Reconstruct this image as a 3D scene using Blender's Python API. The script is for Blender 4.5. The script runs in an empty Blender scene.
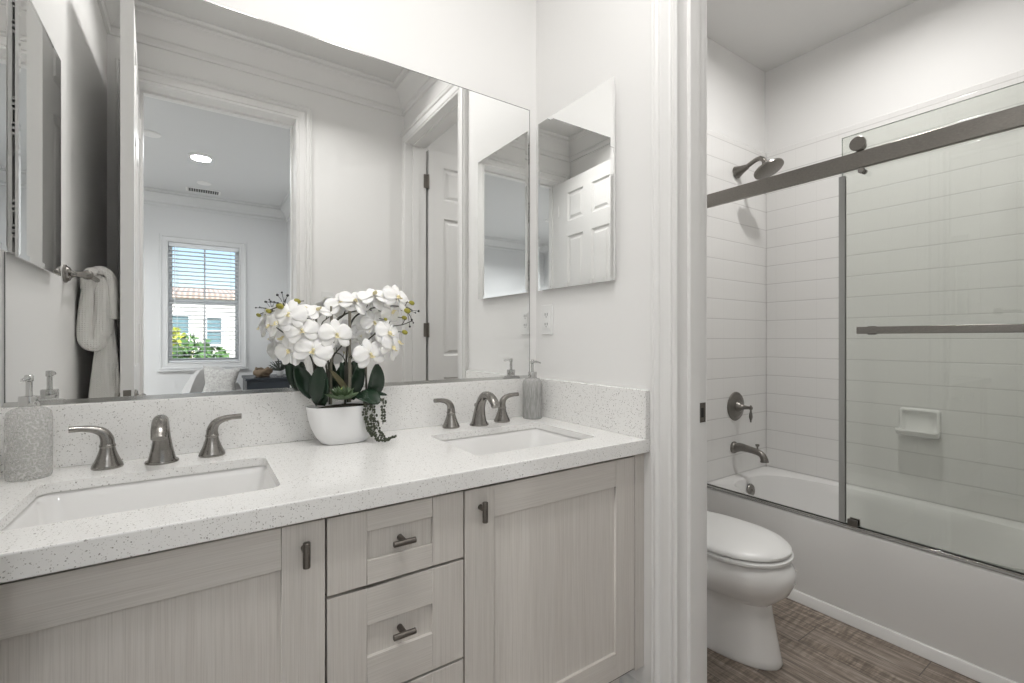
import bpy, bmesh, math, random
from mathutils import Vector, Matrix
C = bpy.context.scene.collection
SC = bpy.context.scene
PI = math.pi
R = math.radians
random.seed(7)

# ------------------------------------------------------------------ camera, world, sun, exposure
YAW = R(33.9)
cam_d = bpy.data.cameras.new('camera')
cam_d.sensor_width = 36.0
cam_d.lens = 466.0 / 1024 * 36
cam_d.shift_y = -1.9 / 1024
cam_d.clip_start = 0.02
cam = bpy.data.objects.new('camera', cam_d)
C.objects.link(cam)
cam.location = (0, 0, 1.22)
cam.rotation_euler = (PI / 2, 0, -YAW)
SC.camera = cam

SC.view_settings.view_transform = 'Standard'
SC.view_settings.look = 'None'
SC.view_settings.gamma = 1.0
SC.view_settings.use_curve_mapping = False
SC.view_settings.exposure = 0.0

world = bpy.data.worlds.new('World')
SC.world = world
world.use_nodes = True
wn = world.node_tree.nodes
wl = world.node_tree.links
bg = wn['Background']
sky = wn.new('ShaderNodeTexSky')
sky.sky_type = 'NISHITA'
sky.sun_disc = False
sky.sun_elevation = R(45)
sky.sun_rotation = R(0)
wl.new(sky.outputs[0], bg.inputs[0])
bg.inputs[1].default_value = 0.25

sun_d = bpy.data.lights.new('sun', 'SUN')
sun_d.energy = 10.0
sun_d.angle = R(0.6)
sun = bpy.data.objects.new('sun', sun_d)
C.objects.link(sun)
sun.rotation_euler = (R(-48), 0, R(-20))
sun.location = (0, 3, 9)

# lamps of the rooms, some real, some added: (x, y, z, disc size, watts) - the fixtures themselves are built further down
CEIL = 3.01
VCEIL = 2.865
BED_CEIL = 2.80
LAMPS = [  # room, x, y, z, disc size, watts, beam spread, tilt towards the mirror wall
    ('vanity', 0.14, 0.52, VCEIL - 0.034, 0.14, 7.0, 160, 19),  # added unseen lamp, aimed to brighten the walls and counter
    ('vanity', 0.62, 0.52, VCEIL - 0.034, 0.14, 7.0, 160, 19),  # second added lamp, likewise out of view
    ('tub', 2.36, 0.84, CEIL - 0.012, 0.10, 13.8, 170, 0),
    ('bedroom', 0.015, -1.81, BED_CEIL - 0.012, 0.14, 16.0, 180, 0),
    ('bedroom', -1.65, -1.81, BED_CEIL - 0.012, 0.14, 54.0, 150, 0),  # added lamp out of view, stands in for daylight in the bedroom
]
for nm, x, y, z, sz, w, spread, tilt in LAMPS:
    ld = bpy.data.lights.new(nm + '_lamp', 'AREA')
    ld.shape = 'DISK'
    ld.size = sz
    ld.energy = w
    ld.spread = R(spread)
    ld.color = (1.0, 0.982, 0.96) if nm != 'bedroom' else (0.97, 0.99, 1.0)
    lo = bpy.data.objects.new(nm + '_lamp', ld)
    C.objects.link(lo)
    lo.location = (x, y, z - 0.006)
    lo.rotation_euler = (R(tilt), 0, 0)

SC.cycles.max_bounces = 16
SC.cycles.diffuse_bounces = 6
SC.cycles.glossy_bounces = 10
SC.cycles.transmission_bounces = 12
SC.cycles.transparent_max_bounces = 16
SC.cycles.caustics_reflective = True
SC.cycles.caustics_refractive = False
SC.cycles.blur_glossy = 0.5
SC.cycles.sample_clamp_indirect = 4.0
SC.cycles.use_denoising = True

# ------------------------------------------------------------------ materials
def srgb(r, g, b):
    f = lambda c: (c / 255 / 12.92) if c <= 10 else ((c / 255 + 0.055) / 1.055) ** 2.4
    return (f(r), f(g), f(b), 1.0)

def mat(name, col, rough=0.5, metal=0.0, **kw):
    m = bpy.data.materials.new(name)
    m.use_nodes = True
    b = m.node_tree.nodes['Principled BSDF']
    b.inputs['Base Color'].default_value = col
    b.inputs['Roughness'].default_value = rough
    b.inputs['Metallic'].default_value = metal
    for k, v in kw.items():
        b.inputs[k.replace('_', ' ')].default_value = v
    return m

def nodes(m):
    return m.node_tree.nodes, m.node_tree.links, m.node_tree.nodes['Principled BSDF']

def texco(n, l, scale=(1, 1, 1), rot=(0, 0, 0)):
    t = n.new('ShaderNodeTexCoord')
    mp = n.new('ShaderNodeMapping')
    mp.inputs['Scale'].default_value = scale
    mp.inputs['Rotation'].default_value = rot
    l.new(t.outputs['Object'], mp.inputs['Vector'])
    return mp

def noise(n, l, vec, scale, detail=4, rough=0.55):
    t = n.new('ShaderNodeTexNoise')
    t.inputs['Scale'].default_value = scale
    t.inputs['Detail'].default_value = detail
    t.inputs['Roughness'].default_value = rough
    l.new(vec.outputs[0], t.inputs['Vector'])
    return t

def ramp(n, l, src, stops):
    r = n.new('ShaderNodeValToRGB')
    e = r.color_ramp.elements
    e[0].position, e[0].color = stops[0]
    e[1].position, e[1].color = stops[-1]
    for p, c in stops[1:-1]:
        x = e.new(p)
        x.color = c
    l.new(src, r.inputs[0])
    return r

def bump(n, l, b, src, strength=0.2, dist=0.002):
    bp = n.new('ShaderNodeBump')
    bp.inputs['Strength'].default_value = strength
    bp.inputs['Distance'].default_value = dist
    l.new(src, bp.inputs['Height'])
    l.new(bp.outputs[0], b.inputs['Normal'])
    return bp

def mixc(n, l, fac, a, bcol, mode='MIX'):
    m = n.new('ShaderNodeMix')
    m.data_type = 'RGBA'
    m.blend_type = mode
    for s, v in ((m.inputs[0], fac), (m.inputs[6], a), (m.inputs[7], bcol)):
        if hasattr(v, 'type'):
            l.new(v, s)
        else:
            s.default_value = v
    return m.outputs[2]

def paint(name, col, rough=0.55, tex=0.06):
    m = mat(name, col, rough)
    n, l, b = nodes(m)
    nz = noise(n, l, texco(n, l), 140, 3)
    bump(n, l, b, nz.outputs[0], tex, 0.003)
    return m

M = {}
M['wall'] = paint('white_wall_paint', (0.80, 0.795, 0.785, 1))
M['ceiling'] = paint('white_ceiling_paint', (0.74, 0.735, 0.725, 1), 0.7)
M['trim'] = mat('white_trim_paint', (0.78, 0.775, 0.765, 1), 0.35)
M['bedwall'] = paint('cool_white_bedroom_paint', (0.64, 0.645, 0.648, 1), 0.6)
M['carpet'] = paint('beige_carpet', (0.66, 0.63, 0.59, 1), 0.95, 0.6)
M['porcelain'] = mat('white_porcelain', (0.80, 0.795, 0.785, 1), 0.09, Coat_Weight=0.5, Coat_Roughness=0.03)
M['acrylic'] = mat('white_tub_acrylic', (0.78, 0.775, 0.765, 1), 0.16)
M['plastic'] = mat('white_plastic', (0.78, 0.78, 0.77, 1), 0.3)
M['slot'] = mat('dark_slot', (0.02, 0.02, 0.02, 1), 0.6)
M['shadow_gap'] = mat('cabinet_gap_shade', (0.035, 0.03, 0.026, 1), 0.8)  # carcass coloured near black so the gaps between fronts look shaded
M['pot'] = mat('matte_white_pot', (0.82, 0.82, 0.82, 1), 0.4)
M['soil'] = mat('dark_moss', (0.035, 0.03, 0.02, 1), 0.95)
M['mirror'] = mat('silvered_mirror', (0.90, 0.905, 0.90, 1), 0.0, 1.0)
M['mirror_edge'] = mat('mirror_glass_edge', (0.16, 0.16, 0.155, 1), 0.2, 0.3)
M['chrome'] = mat('polished_chrome', (0.60, 0.60, 0.59, 1), 0.14, 1.0)
M['steel'] = mat('white_enamel_steel', (0.75, 0.75, 0.74, 1), 0.35)

def brushed(name, col, rough):
    m = mat(name, col, rough, 1.0)
    n, l, b = nodes(m)
    nz = noise(n, l, texco(n, l, (30, 30, 400)), 3, 3)
    r = ramp(n, l, nz.outputs[0], [(0.3, (col[0] * .82, col[1] * .82, col[2] * .82, 1)), (0.7, (min(1, col[0] * 1.15), min(1, col[1] * 1.15), min(1, col[2] * 1.15), 1))])
    l.new(r.outputs[0], b.inputs['Base Color'])
    return m
M['nickel'] = brushed('brushed_nickel', (0.29, 0.277, 0.26, 1), 0.27)
M['pewter'] = brushed('dark_pewter', (0.23, 0.217, 0.20, 1), 0.33)
M['bronze'] = brushed('dark_bronze_pull', (0.17, 0.155, 0.14, 1), 0.36)

# wood-look laminate on the vanity (grain along z or along x)
def laminate(name, scale):
    m = mat(name, (0.5, 0.47, 0.43, 1), 0.42)
    n, l, b = nodes(m)
    a = noise(n, l, texco(n, l, scale), 1.0, 5, 0.65)
    r = ramp(n, l, a.outputs[0], [(0.28, (0.53, 0.502, 0.465, 1)), (0.52, (0.635, 0.605, 0.568, 1)), (0.76, (0.69, 0.665, 0.63, 1))])
    c = noise(n, l, texco(n, l, tuple(s * .22 for s in scale)), 1.0, 2)
    r2 = ramp(n, l, c.outputs[0], [(0.3, (0.95, 0.94, 0.935, 1)), (0.7, (1, 1, 1, 1))])
    l.new(mixc(n, l, 1.0, r.outputs[0], r2.outputs[0], 'MULTIPLY'), b.inputs['Base Color'])
    bump(n, l, b, a.outputs[0], 0.12, 0.0008)
    return m
M['wood_v'] = laminate('greige_laminate_upright_grain', (480, 480, 5))
M['wood_h'] = laminate('greige_laminate_level_grain', (5, 480, 480))

# speckled quartz
def quartz():
    m = mat('speckled_white_quartz', (0.82, 0.815, 0.80, 1), 0.13)
    n, l, b = nodes(m)
    base = (0.82, 0.815, 0.80, 1)
    tc = texco(n, l)
    col = base
    for sc, thr, keep, c in ((230, 0.28, 0.78, (0.42, 0.405, 0.38, 1)), (380, 0.30, 0.70, (0.54, 0.525, 0.50, 1)), (130, 0.19, 0.84, (0.30, 0.285, 0.265, 1))):
        v = n.new('ShaderNodeTexVoronoi')
        v.inputs['Scale'].default_value = sc
        dn = noise(n, l, tc, 300, 2)
        va = n.new('ShaderNodeVectorMath')
        va.operation = 'SCALE'
        va.inputs[3].default_value = 0.004
        l.new(dn.outputs[1], va.inputs[0])
        ad = n.new('ShaderNodeVectorMath')
        l.new(tc.outputs[0], ad.inputs[0])
        l.new(va.outputs[0], ad.inputs[1])
        l.new(ad.outputs[0], v.inputs['Vector'])
        sep = n.new('ShaderNodeSeparateColor')
        l.new(v.outputs['Color'], sep.inputs[0])
        g1 = n.new('ShaderNodeMath'); g1.operation = 'GREATER_THAN'; g1.inputs[1].default_value = keep
        l.new(sep.outputs[0], g1.inputs[0])
        g2 = n.new('ShaderNodeMath'); g2.operation = 'LESS_THAN'; g2.inputs[1].default_value = thr
        l.new(v.outputs['Distance'], g2.inputs[0])
        mu = n.new('ShaderNodeMath'); mu.operation = 'MULTIPLY'
        l.new(g1.outputs[0], mu.inputs[0]); l.new(g2.outputs[0], mu.inputs[1])
        col = mixc(n, l, mu.outputs[0], col, c)
    l.new(col, b.inputs['Base Color'])
    return m
M['quartz'] = quartz()

def tile_mat(name, axis, off):
    m = mat(name, (0.8, 0.8, 0.8, 1), 0.12)
    n, l, b = nodes(m)
    t = n.new('ShaderNodeTexCoord')
    s = n.new('ShaderNodeSeparateXYZ')
    l.new(t.outputs['Object'], s.inputs[0])
    cb = n.new('ShaderNodeCombineXYZ')
    ax = n.new('ShaderNodeMath'); ax.inputs[1].default_value = off[0]
    l.new(s.outputs[axis], ax.inputs[0])
    az = n.new('ShaderNodeMath'); az.inputs[1].default_value = off[1]
    l.new(s.outputs[2], az.inputs[0])
    l.new(ax.outputs[0], cb.inputs[0]); l.new(az.outputs[0], cb.inputs[1])
    def joint(src, half):
        d = n.new('ShaderNodeMath'); d.operation = 'DIVIDE'; d.inputs[1].default_value = 0.1205
        l.new(src, d.inputs[0])
        f = n.new('ShaderNodeMath'); f.operation = 'PINGPONG'; f.inputs[1].default_value = 0.5
        l.new(d.outputs[0], f.inputs[0])
        mr = n.new('ShaderNodeMapRange'); mr.interpolation_type = 'SMOOTHSTEP'
        mr.inputs['From Min'].default_value = half * .35 / 0.1205; mr.inputs['From Max'].default_value = half / 0.1205
        mr.inputs['To Min'].default_value = 1.0; mr.inputs['To Max'].default_value = 0.0
        l.new(f.outputs[0], mr.inputs[0])
        return mr.outputs[0]
    jh, jv = joint(az.outputs[0], .0042), joint(ax.outputs[0], .0024)
    c = mixc(n, l, jh, (0.775, 0.768, 0.755, 1), (0.63, 0.62, 0.61, 1))  # level joints coloured darker than upright ones, imitating shading from above
    vf = n.new('ShaderNodeMath'); vf.operation = 'MULTIPLY'; vf.inputs[1].default_value = 0.22
    l.new(jv, vf.inputs[0])
    c = mixc(n, l, vf.outputs[0], c, (0.62, 0.61, 0.60, 1))
    l.new(c, b.inputs['Base Color'])
    sm = n.new('ShaderNodeMath'); sm.operation = 'MULTIPLY_ADD'; sm.inputs[1].default_value = -0.3
    l.new(jv, sm.inputs[0])
    inv = n.new('ShaderNodeMath'); inv.operation = 'SUBTRACT'; inv.inputs[0].default_value = 1.0
    l.new(jh, inv.inputs[1]); l.new(inv.outputs[0], sm.inputs[2])
    bump(n, l, b, sm.outputs[0], 0.28, 0.0022)
    return m
M['tile_n'] = tile_mat('white_tile_facing_camera', 0, (0.002, -0.02))
M['tile_e'] = tile_mat('white_tile_long_side', 1, (-0.003, -0.02))

def planks():
    m = mat('weathered_wood_look_plank', (0.2, 0.16, 0.13, 1), 0.45)
    n, l, b = nodes(m)
    t = n.new('ShaderNodeTexCoord')
    s = n.new('ShaderNodeSeparateXYZ')
    l.new(t.outputs['Object'], s.inputs[0])
    cb = n.new('ShaderNodeCombineXYZ')
    l.new(s.outputs[1], cb.inputs[0]); l.new(s.outputs[0], cb.inputs[1])
    br = n.new('ShaderNodeTexBrick')
    br.offset = 0.37
    br.inputs['Scale'].default_value = 1.0
    br.inputs['Brick Width'].default_value = 0.92
    br.inputs['Row Height'].default_value = 0.155
    br.inputs['Mortar Size'].default_value = 0.0016
    br.inputs['Color1'].default_value = (0.0, 0.0, 0.0, 1)
    br.inputs['Color2'].default_value = (1.0, 1.0, 1.0, 1)
    br.inputs['Mortar'].default_value = (0.5, 0.5, 0.5, 1)
    l.new(cb.outputs[0], br.inputs['Vector'])
    # shift the grain per plank
    off = n.new('ShaderNodeVectorMath'); off.operation = 'SCALE'; off.inputs[3].default_value = 7.0
    l.new(br.outputs['Color'], off.inputs[0])
    ad = n.new('ShaderNodeVectorMath')
    l.new(t.outputs['Object'], ad.inputs[0]); l.new(off.outputs[0], ad.inputs[1])
    mp = n.new('ShaderNodeMapping'); mp.inputs['Scale'].default_value = (75, 4.5, 1)
    l.new(ad.outputs[0], mp.inputs['Vector'])
    g = noise(n, l, mp, 1.0, 8, 0.72)
    r = ramp(n, l, g.outputs[0], [(0.30, (0.090, 0.068, 0.054, 1)), (0.49, (0.25, 0.205, 0.170, 1)), (0.72, (0.50, 0.44, 0.385, 1))])
    mp2 = n.new('ShaderNodeMapping'); mp2.inputs['Scale'].default_value = (9, 60, 1)
    l.new(ad.outputs[0], mp2.inputs['Vector'])
    g2 = noise(n, l, mp2, 1.0, 4, 0.6)
    mp3 = n.new('ShaderNodeMapping'); mp3.inputs['Scale'].default_value = (7, 2.2, 1)
    l.new(ad.outputs[0], mp3.inputs['Vector'])
    g3 = noise(n, l, mp3, 1.0, 2)
    r3 = ramp(n, l, g3.outputs[0], [(0.42, (0, 0, 0, 1)), (0.62, (1, 1, 1, 1))])
    saw = ramp(n, l, g2.outputs[0], [(0.42, (0.62, 0.60, 0.58, 1)), (0.60, (1.15, 1.13, 1.1, 1))])
    c1 = mixc(n, l, 1.0, r.outputs[0], saw.outputs[0], 'MULTIPLY')
    c = mixc(n, l, r3.outputs[0], r.outputs[0], c1)
    c2 = mixc(n, l, br.outputs['Fac'], c, (0.10, 0.085, 0.075, 1))
    l.new(c2, b.inputs['Base Color'])
    bump(n, l, b, g.outputs[0], 0.25, 0.002)
    return m
M['planks'] = planks()

def pane(name, tint, refl=1.0):
    """thin sheet glass: straight-through tint plus a clear mirror reflection by angle"""
    m = bpy.data.materials.new(name)
    m.use_nodes = True
    n, l = m.node_tree.nodes, m.node_tree.links
    n.remove(n['Principled BSDF'])
    tr = n.new('ShaderNodeBsdfTransparent'); tr.inputs[0].default_value = tint
    gl = n.new('ShaderNodeBsdfGlossy'); gl.inputs['Roughness'].default_value = 0.0
    gl.inputs[0].default_value = (refl, refl, refl, 1)
    fr = n.new('ShaderNodeFresnel'); fr.inputs[0].default_value = 1.5
    mx = n.new('ShaderNodeMixShader')
    l.new(fr.outputs[0], mx.inputs[0]); l.new(tr.outputs[0], mx.inputs[1]); l.new(gl.outputs[0], mx.inputs[2])
    l.new(mx.outputs[0], n['Material Output'].inputs[0])
    return m
M['shower_glass'] = pane('clear_greenish_shower_glass', (0.925, 0.94, 0.92, 1))
M['glass_rim'] = mat('polished_glass_rim', (0.42, 0.47, 0.44, 1), 0.15)
M['window_glass'] = pane('window_glass', (0.96, 0.97, 0.97, 1))
M['seal'] = mat('grey_translucent_seal', (0.36, 0.365, 0.355, 1), 0.45)

def textured_glass(name, tint, body, frac, scale, vor, strength):
    """thin textured glass: part see-through, part frosted, with sparkling bumps"""
    m = bpy.data.materials.new(name)
    m.use_nodes = True
    n, l = m.node_tree.nodes, m.node_tree.links
    b = n['Principled BSDF']
    b.inputs['Base Color'].default_value = body
    b.inputs['Roughness'].default_value = 0.25
    b.inputs['Specular IOR Level'].default_value = 0.8
    tc = texco(n, l, scale)
    if vor:
        t = n.new('ShaderNodeTexVoronoi'); t.inputs['Scale'].default_value = 1.0
        l.new(tc.outputs[0], t.inputs['Vector']); h = t.outputs['Distance']
    else:
        h = noise(n, l, tc, 1.0, 3).outputs[0]
    bump(n, l, b, h, strength, 0.003)
    tr = n.new('ShaderNodeBsdfTransparent'); tr.inputs[0].default_value = tint
    rr = ramp(n, l, h, [(0.15, (frac * .55,) * 3 + (1,)), (0.75, (min(1, frac * 1.45),) * 3 + (1,))])
    mx = n.new('ShaderNodeMixShader')
    l.new(rr.outputs[0], mx.inputs[0]); l.new(tr.outputs[0], mx.inputs[1]); l.new(b.outputs[0], mx.inputs[2])
    l.new(mx.outputs[0], n['Material Output'].inputs[0])
    return m
M['bottle'] = textured_glass('pebbled_clear_glass', (0.93, 0.93, 0.92, 1), (0.72, 0.72, 0.71, 1), 0.36, (240, 240, 240), True, 0.9)
M['bottle_ribbed'] = textured_glass('smoky_ribbed_glass', (0.78, 0.78, 0.77, 1), (0.55, 0.55, 0.54, 1), 0.45, (260, 260, 30), False, 0.7)
M['clear'] = mat('clear_plastic', (0.95, 0.95, 0.95, 1), 0.05, Transmission_Weight=0.9, IOR=1.3)

def petal():
    m = mat('white_orchid_petal', (0.90, 0.895, 0.885, 1), 0.55, Subsurface_Weight=0.15, Subsurface_Radius=(0.01, 0.01, 0.008))
    return m
M['petal'] = petal()
M['lip'] = mat('cream_yellow_lip', (0.80, 0.72, 0.45, 1), 0.5)
M['leaf'] = mat('dark_glossy_leaf', (0.014, 0.034, 0.018, 1), 0.25)
M['leaf_edge'] = mat('bronze_leaf', (0.10, 0.09, 0.045, 1), 0.45)
M['stem'] = mat('dark_stem', (0.045, 0.045, 0.032, 1), 0.5)
M['stake'] = mat('bamboo_stake', (0.20, 0.185, 0.145, 1), 0.6)
M['bud'] = mat('yellow_green_bud', (0.30, 0.28, 0.035, 1), 0.5)
M['darkbud'] = mat('dark_bud', (0.03, 0.03, 0.03, 1), 0.5)
M['succ'] = mat('grey_green_succulent', (0.075, 0.12, 0.055, 1), 0.5)
M['succ_tip'] = mat('lime_succulent_heart', (0.36, 0.44, 0.07, 1), 0.5)
M['pearls'] = mat('dark_olive_beads', (0.045, 0.055, 0.03, 1), 0.45)

def waffle():
    m = mat('white_waffle_cotton', (0.78, 0.765, 0.74, 1), 0.95, Sheen_Weight=0.3)
    n, l, b = nodes(m)
    t = texco(n, l)
    ck = n.new('ShaderNodeTexVoronoi'); ck.inputs['Scale'].default_value = 130
    ck.inputs['Randomness'].default_value = 0.15
    l.new(t.outputs[0], ck.inputs['Vector'])
    bump(n, l, b, ck.outputs['Distance'], 0.8, 0.004)
    return m
M['waffle'] = waffle()
M['pillow'] = paint('grey_white_mottled_fabric', (0.45, 0.44, 0.43, 1), 0.9, 0.5)
_n, _l, _b = nodes(M['pillow'])
_r = ramp(_n, _l, noise(_n, _l, texco(_n, _l), 60, 6, .7).outputs[0], [(.36, (.34, .33, .32, 1)), (.62, (.55, .54, .52, 1))])
_l.new(_r.outputs[0], _b.inputs['Base Color'])
M['chair'] = paint('pale_grey_upholstery', (0.55, 0.54, 0.53, 1), 0.9, 0.4)
M['navy'] = mat('navy_blue_lacquer', (0.012, 0.017, 0.024, 1), 0.25)
M['driftwood'] = mat('brown_driftwood', (0.15, 0.105, 0.065, 1), 0.7)
M['dark_leg'] = mat('dark_wood_leg', (0.05, 0.035, 0.025, 1), 0.5)
M['sage'] = mat('dusty_dark_foliage', (0.05, 0.06, 0.045, 1), 0.7)
M['lens'] = mat('lit_lamp_lens', (1, 1, 1, 1), 0.4, Emission_Color=(1, 0.985, 0.96, 1), Emission_Strength=3.0)
M['stucco'] = paint('cream_stucco', (0.78, 0.74, 0.68, 1), 0.9, 0.5)
M['roof'] = mat('terracotta_roof', (0.5, 0.36, 0.29, 1), 0.85)
_n, _l, _b = nodes(M['roof'])
_w = _n.new('ShaderNodeTexWave'); _w.inputs['Scale'].default_value = 3.2; _w.inputs['Distortion'].default_value = 1.5
_l.new(texco(_n, _l).outputs[0], _w.inputs['Vector'])
_r = ramp(_n, _l, _w.outputs[1], [(0.1, (.36, .26, .21, 1)), (.9, (.62, .50, .42, 1))])
_l.new(_r.outputs[0], _b.inputs['Base Color'])
M['teal_pane'] = mat('blue_grey_window_pane', (0.16, 0.26, 0.29, 1), 0.15)
M['hedge'] = mat('hedge_leaf_green', (0.09, 0.20, 0.05, 1), 0.6)
M['yellow_hedge'] = mat('yellow_green_leaf', (0.45, 0.48, 0.04, 1), 0.6)
M['earth'] = mat('dry_ground', (0.35, 0.32, 0.27, 1), 0.95)
M['blind'] = mat('white_blind_slat', (0.72, 0.74, 0.76, 1), 0.45)
M['vinyl'] = mat('white_window_vinyl', (0.75, 0.76, 0.77, 1), 0.35)

# ------------------------------------------------------------------ mesh helpers
LOC = {}

class MB:
    def __init__(s):
        s.bm = bmesh.new()

    def face(s, vs, m=0):
        try:
            f = s.bm.faces.new(vs)
            f.material_index = m
            return f
        except ValueError:
            return None

    def box(s, x0, x1, y0, y1, z0, z1, m=0, M4=None):
        P = [(x0, y0, z0), (x1, y0, z0), (x1, y1, z0), (x0, y1, z0), (x0, y0, z1), (x1, y0, z1), (x1, y1, z1), (x0, y1, z1)]
        v = [s.bm.verts.new(M4 @ Vector(p) if M4 else p) for p in P]
        for q in ((0, 3, 2, 1), (4, 5, 6, 7), (0, 1, 5, 4), (1, 2, 6, 5), (2, 3, 7, 6), (3, 0, 4, 7)):
            s.face([v[i] for i in q], m)
        return s

    def rings(s, rings, m=0, cap0=True, cap1=True, closed=False):
        """loft through rings of points (each a closed loop, same count)"""
        V = [[s.bm.verts.new(p) for p in r] for r in rings]
        n = len(V[0])
        pairs = list(zip(V[:-1], V[1:])) + ([(V[-1], V[0])] if closed else [])
        for a, b in pairs:
            for i in range(n):
                j = (i + 1) % n
                s.face([a[i], a[j], b[j], b[i]], m)
        if not closed:
            if cap0: s.face(V[0][::-1], m)
            if cap1: s.face(V[-1], m)
        return s

    def tube(s, pts, rad, n=12, m=0, caps=True, flat=None):
        """pts: points; rad: one radius or list; flat: (sx, sy) scale of the section"""
        pts = [Vector(p) for p in pts]
        if not isinstance(rad, (list, tuple)): rad = [rad] * len(pts)
        T = []
        for i in range(len(pts)):
            d = pts[min(i + 1, len(pts) - 1)] - pts[max(i - 1, 0)]
            T.append(d.normalized())
        ref = Vector((0, 0, 1)) if abs(T[0].z) < 0.9 else Vector((0, 1, 0))
        nrm = (ref - T[0] * ref.dot(T[0])).normalized()
        rs = []
        sx, sy = flat or (1, 1)
        for i, p in enumerate(pts):
            nrm = (nrm - T[i] * nrm.dot(T[i])).normalized()
            bn = T[i].cross(nrm)
            rs.append([p + (nrm * math.cos(a) * sy + bn * math.sin(a) * sx) * rad[i] for a in [2 * PI * k / n for k in range(n)]])
        return s.rings(rs, m, caps, caps)

    def lathe(s, prof, loc=(0, 0, 0), axis=(0, 0, 1), n=24, m=0, sc=(1, 1)):
        """prof: list of (radius, height along axis)"""
        ax = Vector(axis).normalized()
        q = Vector((0, 0, 1)).rotation_difference(ax)
        loc = Vector(loc)
        rs = []
        for r, h in prof:
            r = max(r, 1e-5)
            rs.append([loc + q @ Vector((r * sc[0] * math.cos(2 * PI * k / n), r * sc[1] * math.sin(2 * PI * k / n), h)) for k in range(n)])
        return s.rings(rs, m)

    def prism(s, poly, a, b, plane='yz', m=0):
        """poly in the named plane, swept along the remaining axis from a to b"""
        def P(u, v, w):
            return {'yz': (w, u, v), 'xz': (u, w, v), 'xy': (u, v, w)}[plane]
        return s.rings([[P(u, v, a) for u, v in poly], [P(u, v, b) for u, v in poly]], m)

    def ball(s, c, r, m=0, n=12, k=8, M4=None):
        r = (r, r, r) if not isinstance(r, (tuple, list)) else r
        c = Vector(c)
        rs = []
        for i in range(k + 1):
            t = PI * i / k
            rr = max(math.sin(t), 1e-4)
            ring = [Vector((r[0] * rr * math.cos(2 * PI * j / n), r[1] * rr * math.sin(2 * PI * j / n), r[2] * math.cos(t))) for j in range(n)]
            rs.append([c + (M4 @ p if M4 else p) for p in ring])
        return s.rings(rs[::-1], m)

    def grid(s, f, nu, nv, m=0, closed_u=False):
        V = [[s.bm.verts.new(f(i / nu, j / nv)) for j in range(nv + 1)] for i in range(nu + (0 if closed_u else 1))]
        for i in range(nu):
            a, b = V[i], V[(i + 1) % len(V)]
            for j in range(nv):
                s.face([a[j], b[j], b[j + 1], a[j + 1]], m)
        return s

def build(name, mb, mats, parent=None, smooth=30, bevel=0.0, seg=2, solid=0.0, subd=0, kind=None, label=None, recalc=True, own=False):
    bm = mb.bm
    bmesh.ops.remove_doubles(bm, verts=bm.verts, dist=1e-6)
    if recalc:
        bmesh.ops.recalc_face_normals(bm, faces=bm.faces)
    if smooth:
        for f in bm.faces: f.smooth = True
        th = R(smooth)
        for e in bm.edges:
            if len(e.link_faces) == 2 and e.calc_face_angle(0) > th: e.smooth = False
    base = Vector(LOC.get(parent.name, (0, 0, 0))) if parent else Vector((0, 0, 0))
    if base.length > 0 and not own:
        bmesh.ops.translate(bm, verts=bm.verts, vec=-base)
    me = bpy.data.meshes.new(name)
    bm.to_mesh(me)
    bm.free()
    for m in (mats if isinstance(mats, (list, tuple)) else [mats]):
        me.materials.append(m)
    o = bpy.data.objects.new(name, me)
    C.objects.link(o)
    if parent:
        o.parent = parent
        LOC[o.name] = tuple(base)
    if bevel:
        b = o.modifiers.new('bevel', 'BEVEL')
        b.width = bevel; b.segments = seg; b.limit_method = 'ANGLE'; b.angle_limit = R(35)
    if solid:
        sd = o.modifiers.new('solid', 'SOLIDIFY'); sd.thickness = solid; sd.offset = 0
    if subd:
        u = o.modifiers.new('sub', 'SUBSURF'); u.levels = subd; u.render_levels = subd
    if kind: o['kind'] = kind
    if label: o['label'] = label
    return o

def tag(o, label, cat, group=None):
    o['label'] = label; o['category'] = cat
    if group: o['group'] = group
    return o

def thing(name, label, cat, loc, group=None):
    o = bpy.data.objects.new(name, None)
    o.empty_display_size = 0.05
    C.objects.link(o)
    o.location = loc
    LOC[o.name] = tuple(loc)
    return tag(o, label, cat, group)

def struct(name, mb, mats, parent=None, **kw):
    return build(name, mb, mats, parent, kind=None if parent else 'structure', **kw)

def copy_tree(o, parent=None):
    c = o.copy()
    C.objects.link(c)
    if parent: c.parent = parent
    for ch in list(o.children): copy_tree(ch, c)
    return c

def smoothpath(pts, n=6):
    """Catmull-Rom through the points"""
    P = [Vector(p) for p in pts]
    P = [P[0] * 2 - P[1]] + P + [P[-1] * 2 - P[-2]]
    out = []
    for i in range(1, len(P) - 2):
        for k in range(n):
            t = k / n
            a, b, c, d = P[i - 1], P[i], P[i + 1], P[i + 2]
            out.append(0.5 * ((2 * b) + (c - a) * t + (2 * a - 5 * b + 4 * c - d) * t * t + (3 * b - a - 3 * c + d) * t ** 3))
    out.append(P[-2])
    return out

def lerplist(vals, n):
    out = []
    for k in range(n):
        t = k / (n - 1) * (len(vals) - 1)
        i = min(int(t), len(vals) - 2)
        out.append(vals[i] + (vals[i + 1] - vals[i]) * (t - i))
    return out

def rrect(x0, x1, y0, y1, r, z, n=5):
    out = []
    for cx, cy, a0 in ((x1 - r, y1 - r, 0), (x0 + r, y1 - r, 90), (x0 + r, y0 + r, 180), (x1 - r, y0 + r, 270)):
        for k in range(n + 1):
            a = R(a0 + 90 * k / n)
            out.append((cx + r * math.cos(a), cy + r * math.sin(a), z))
    return out

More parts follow.
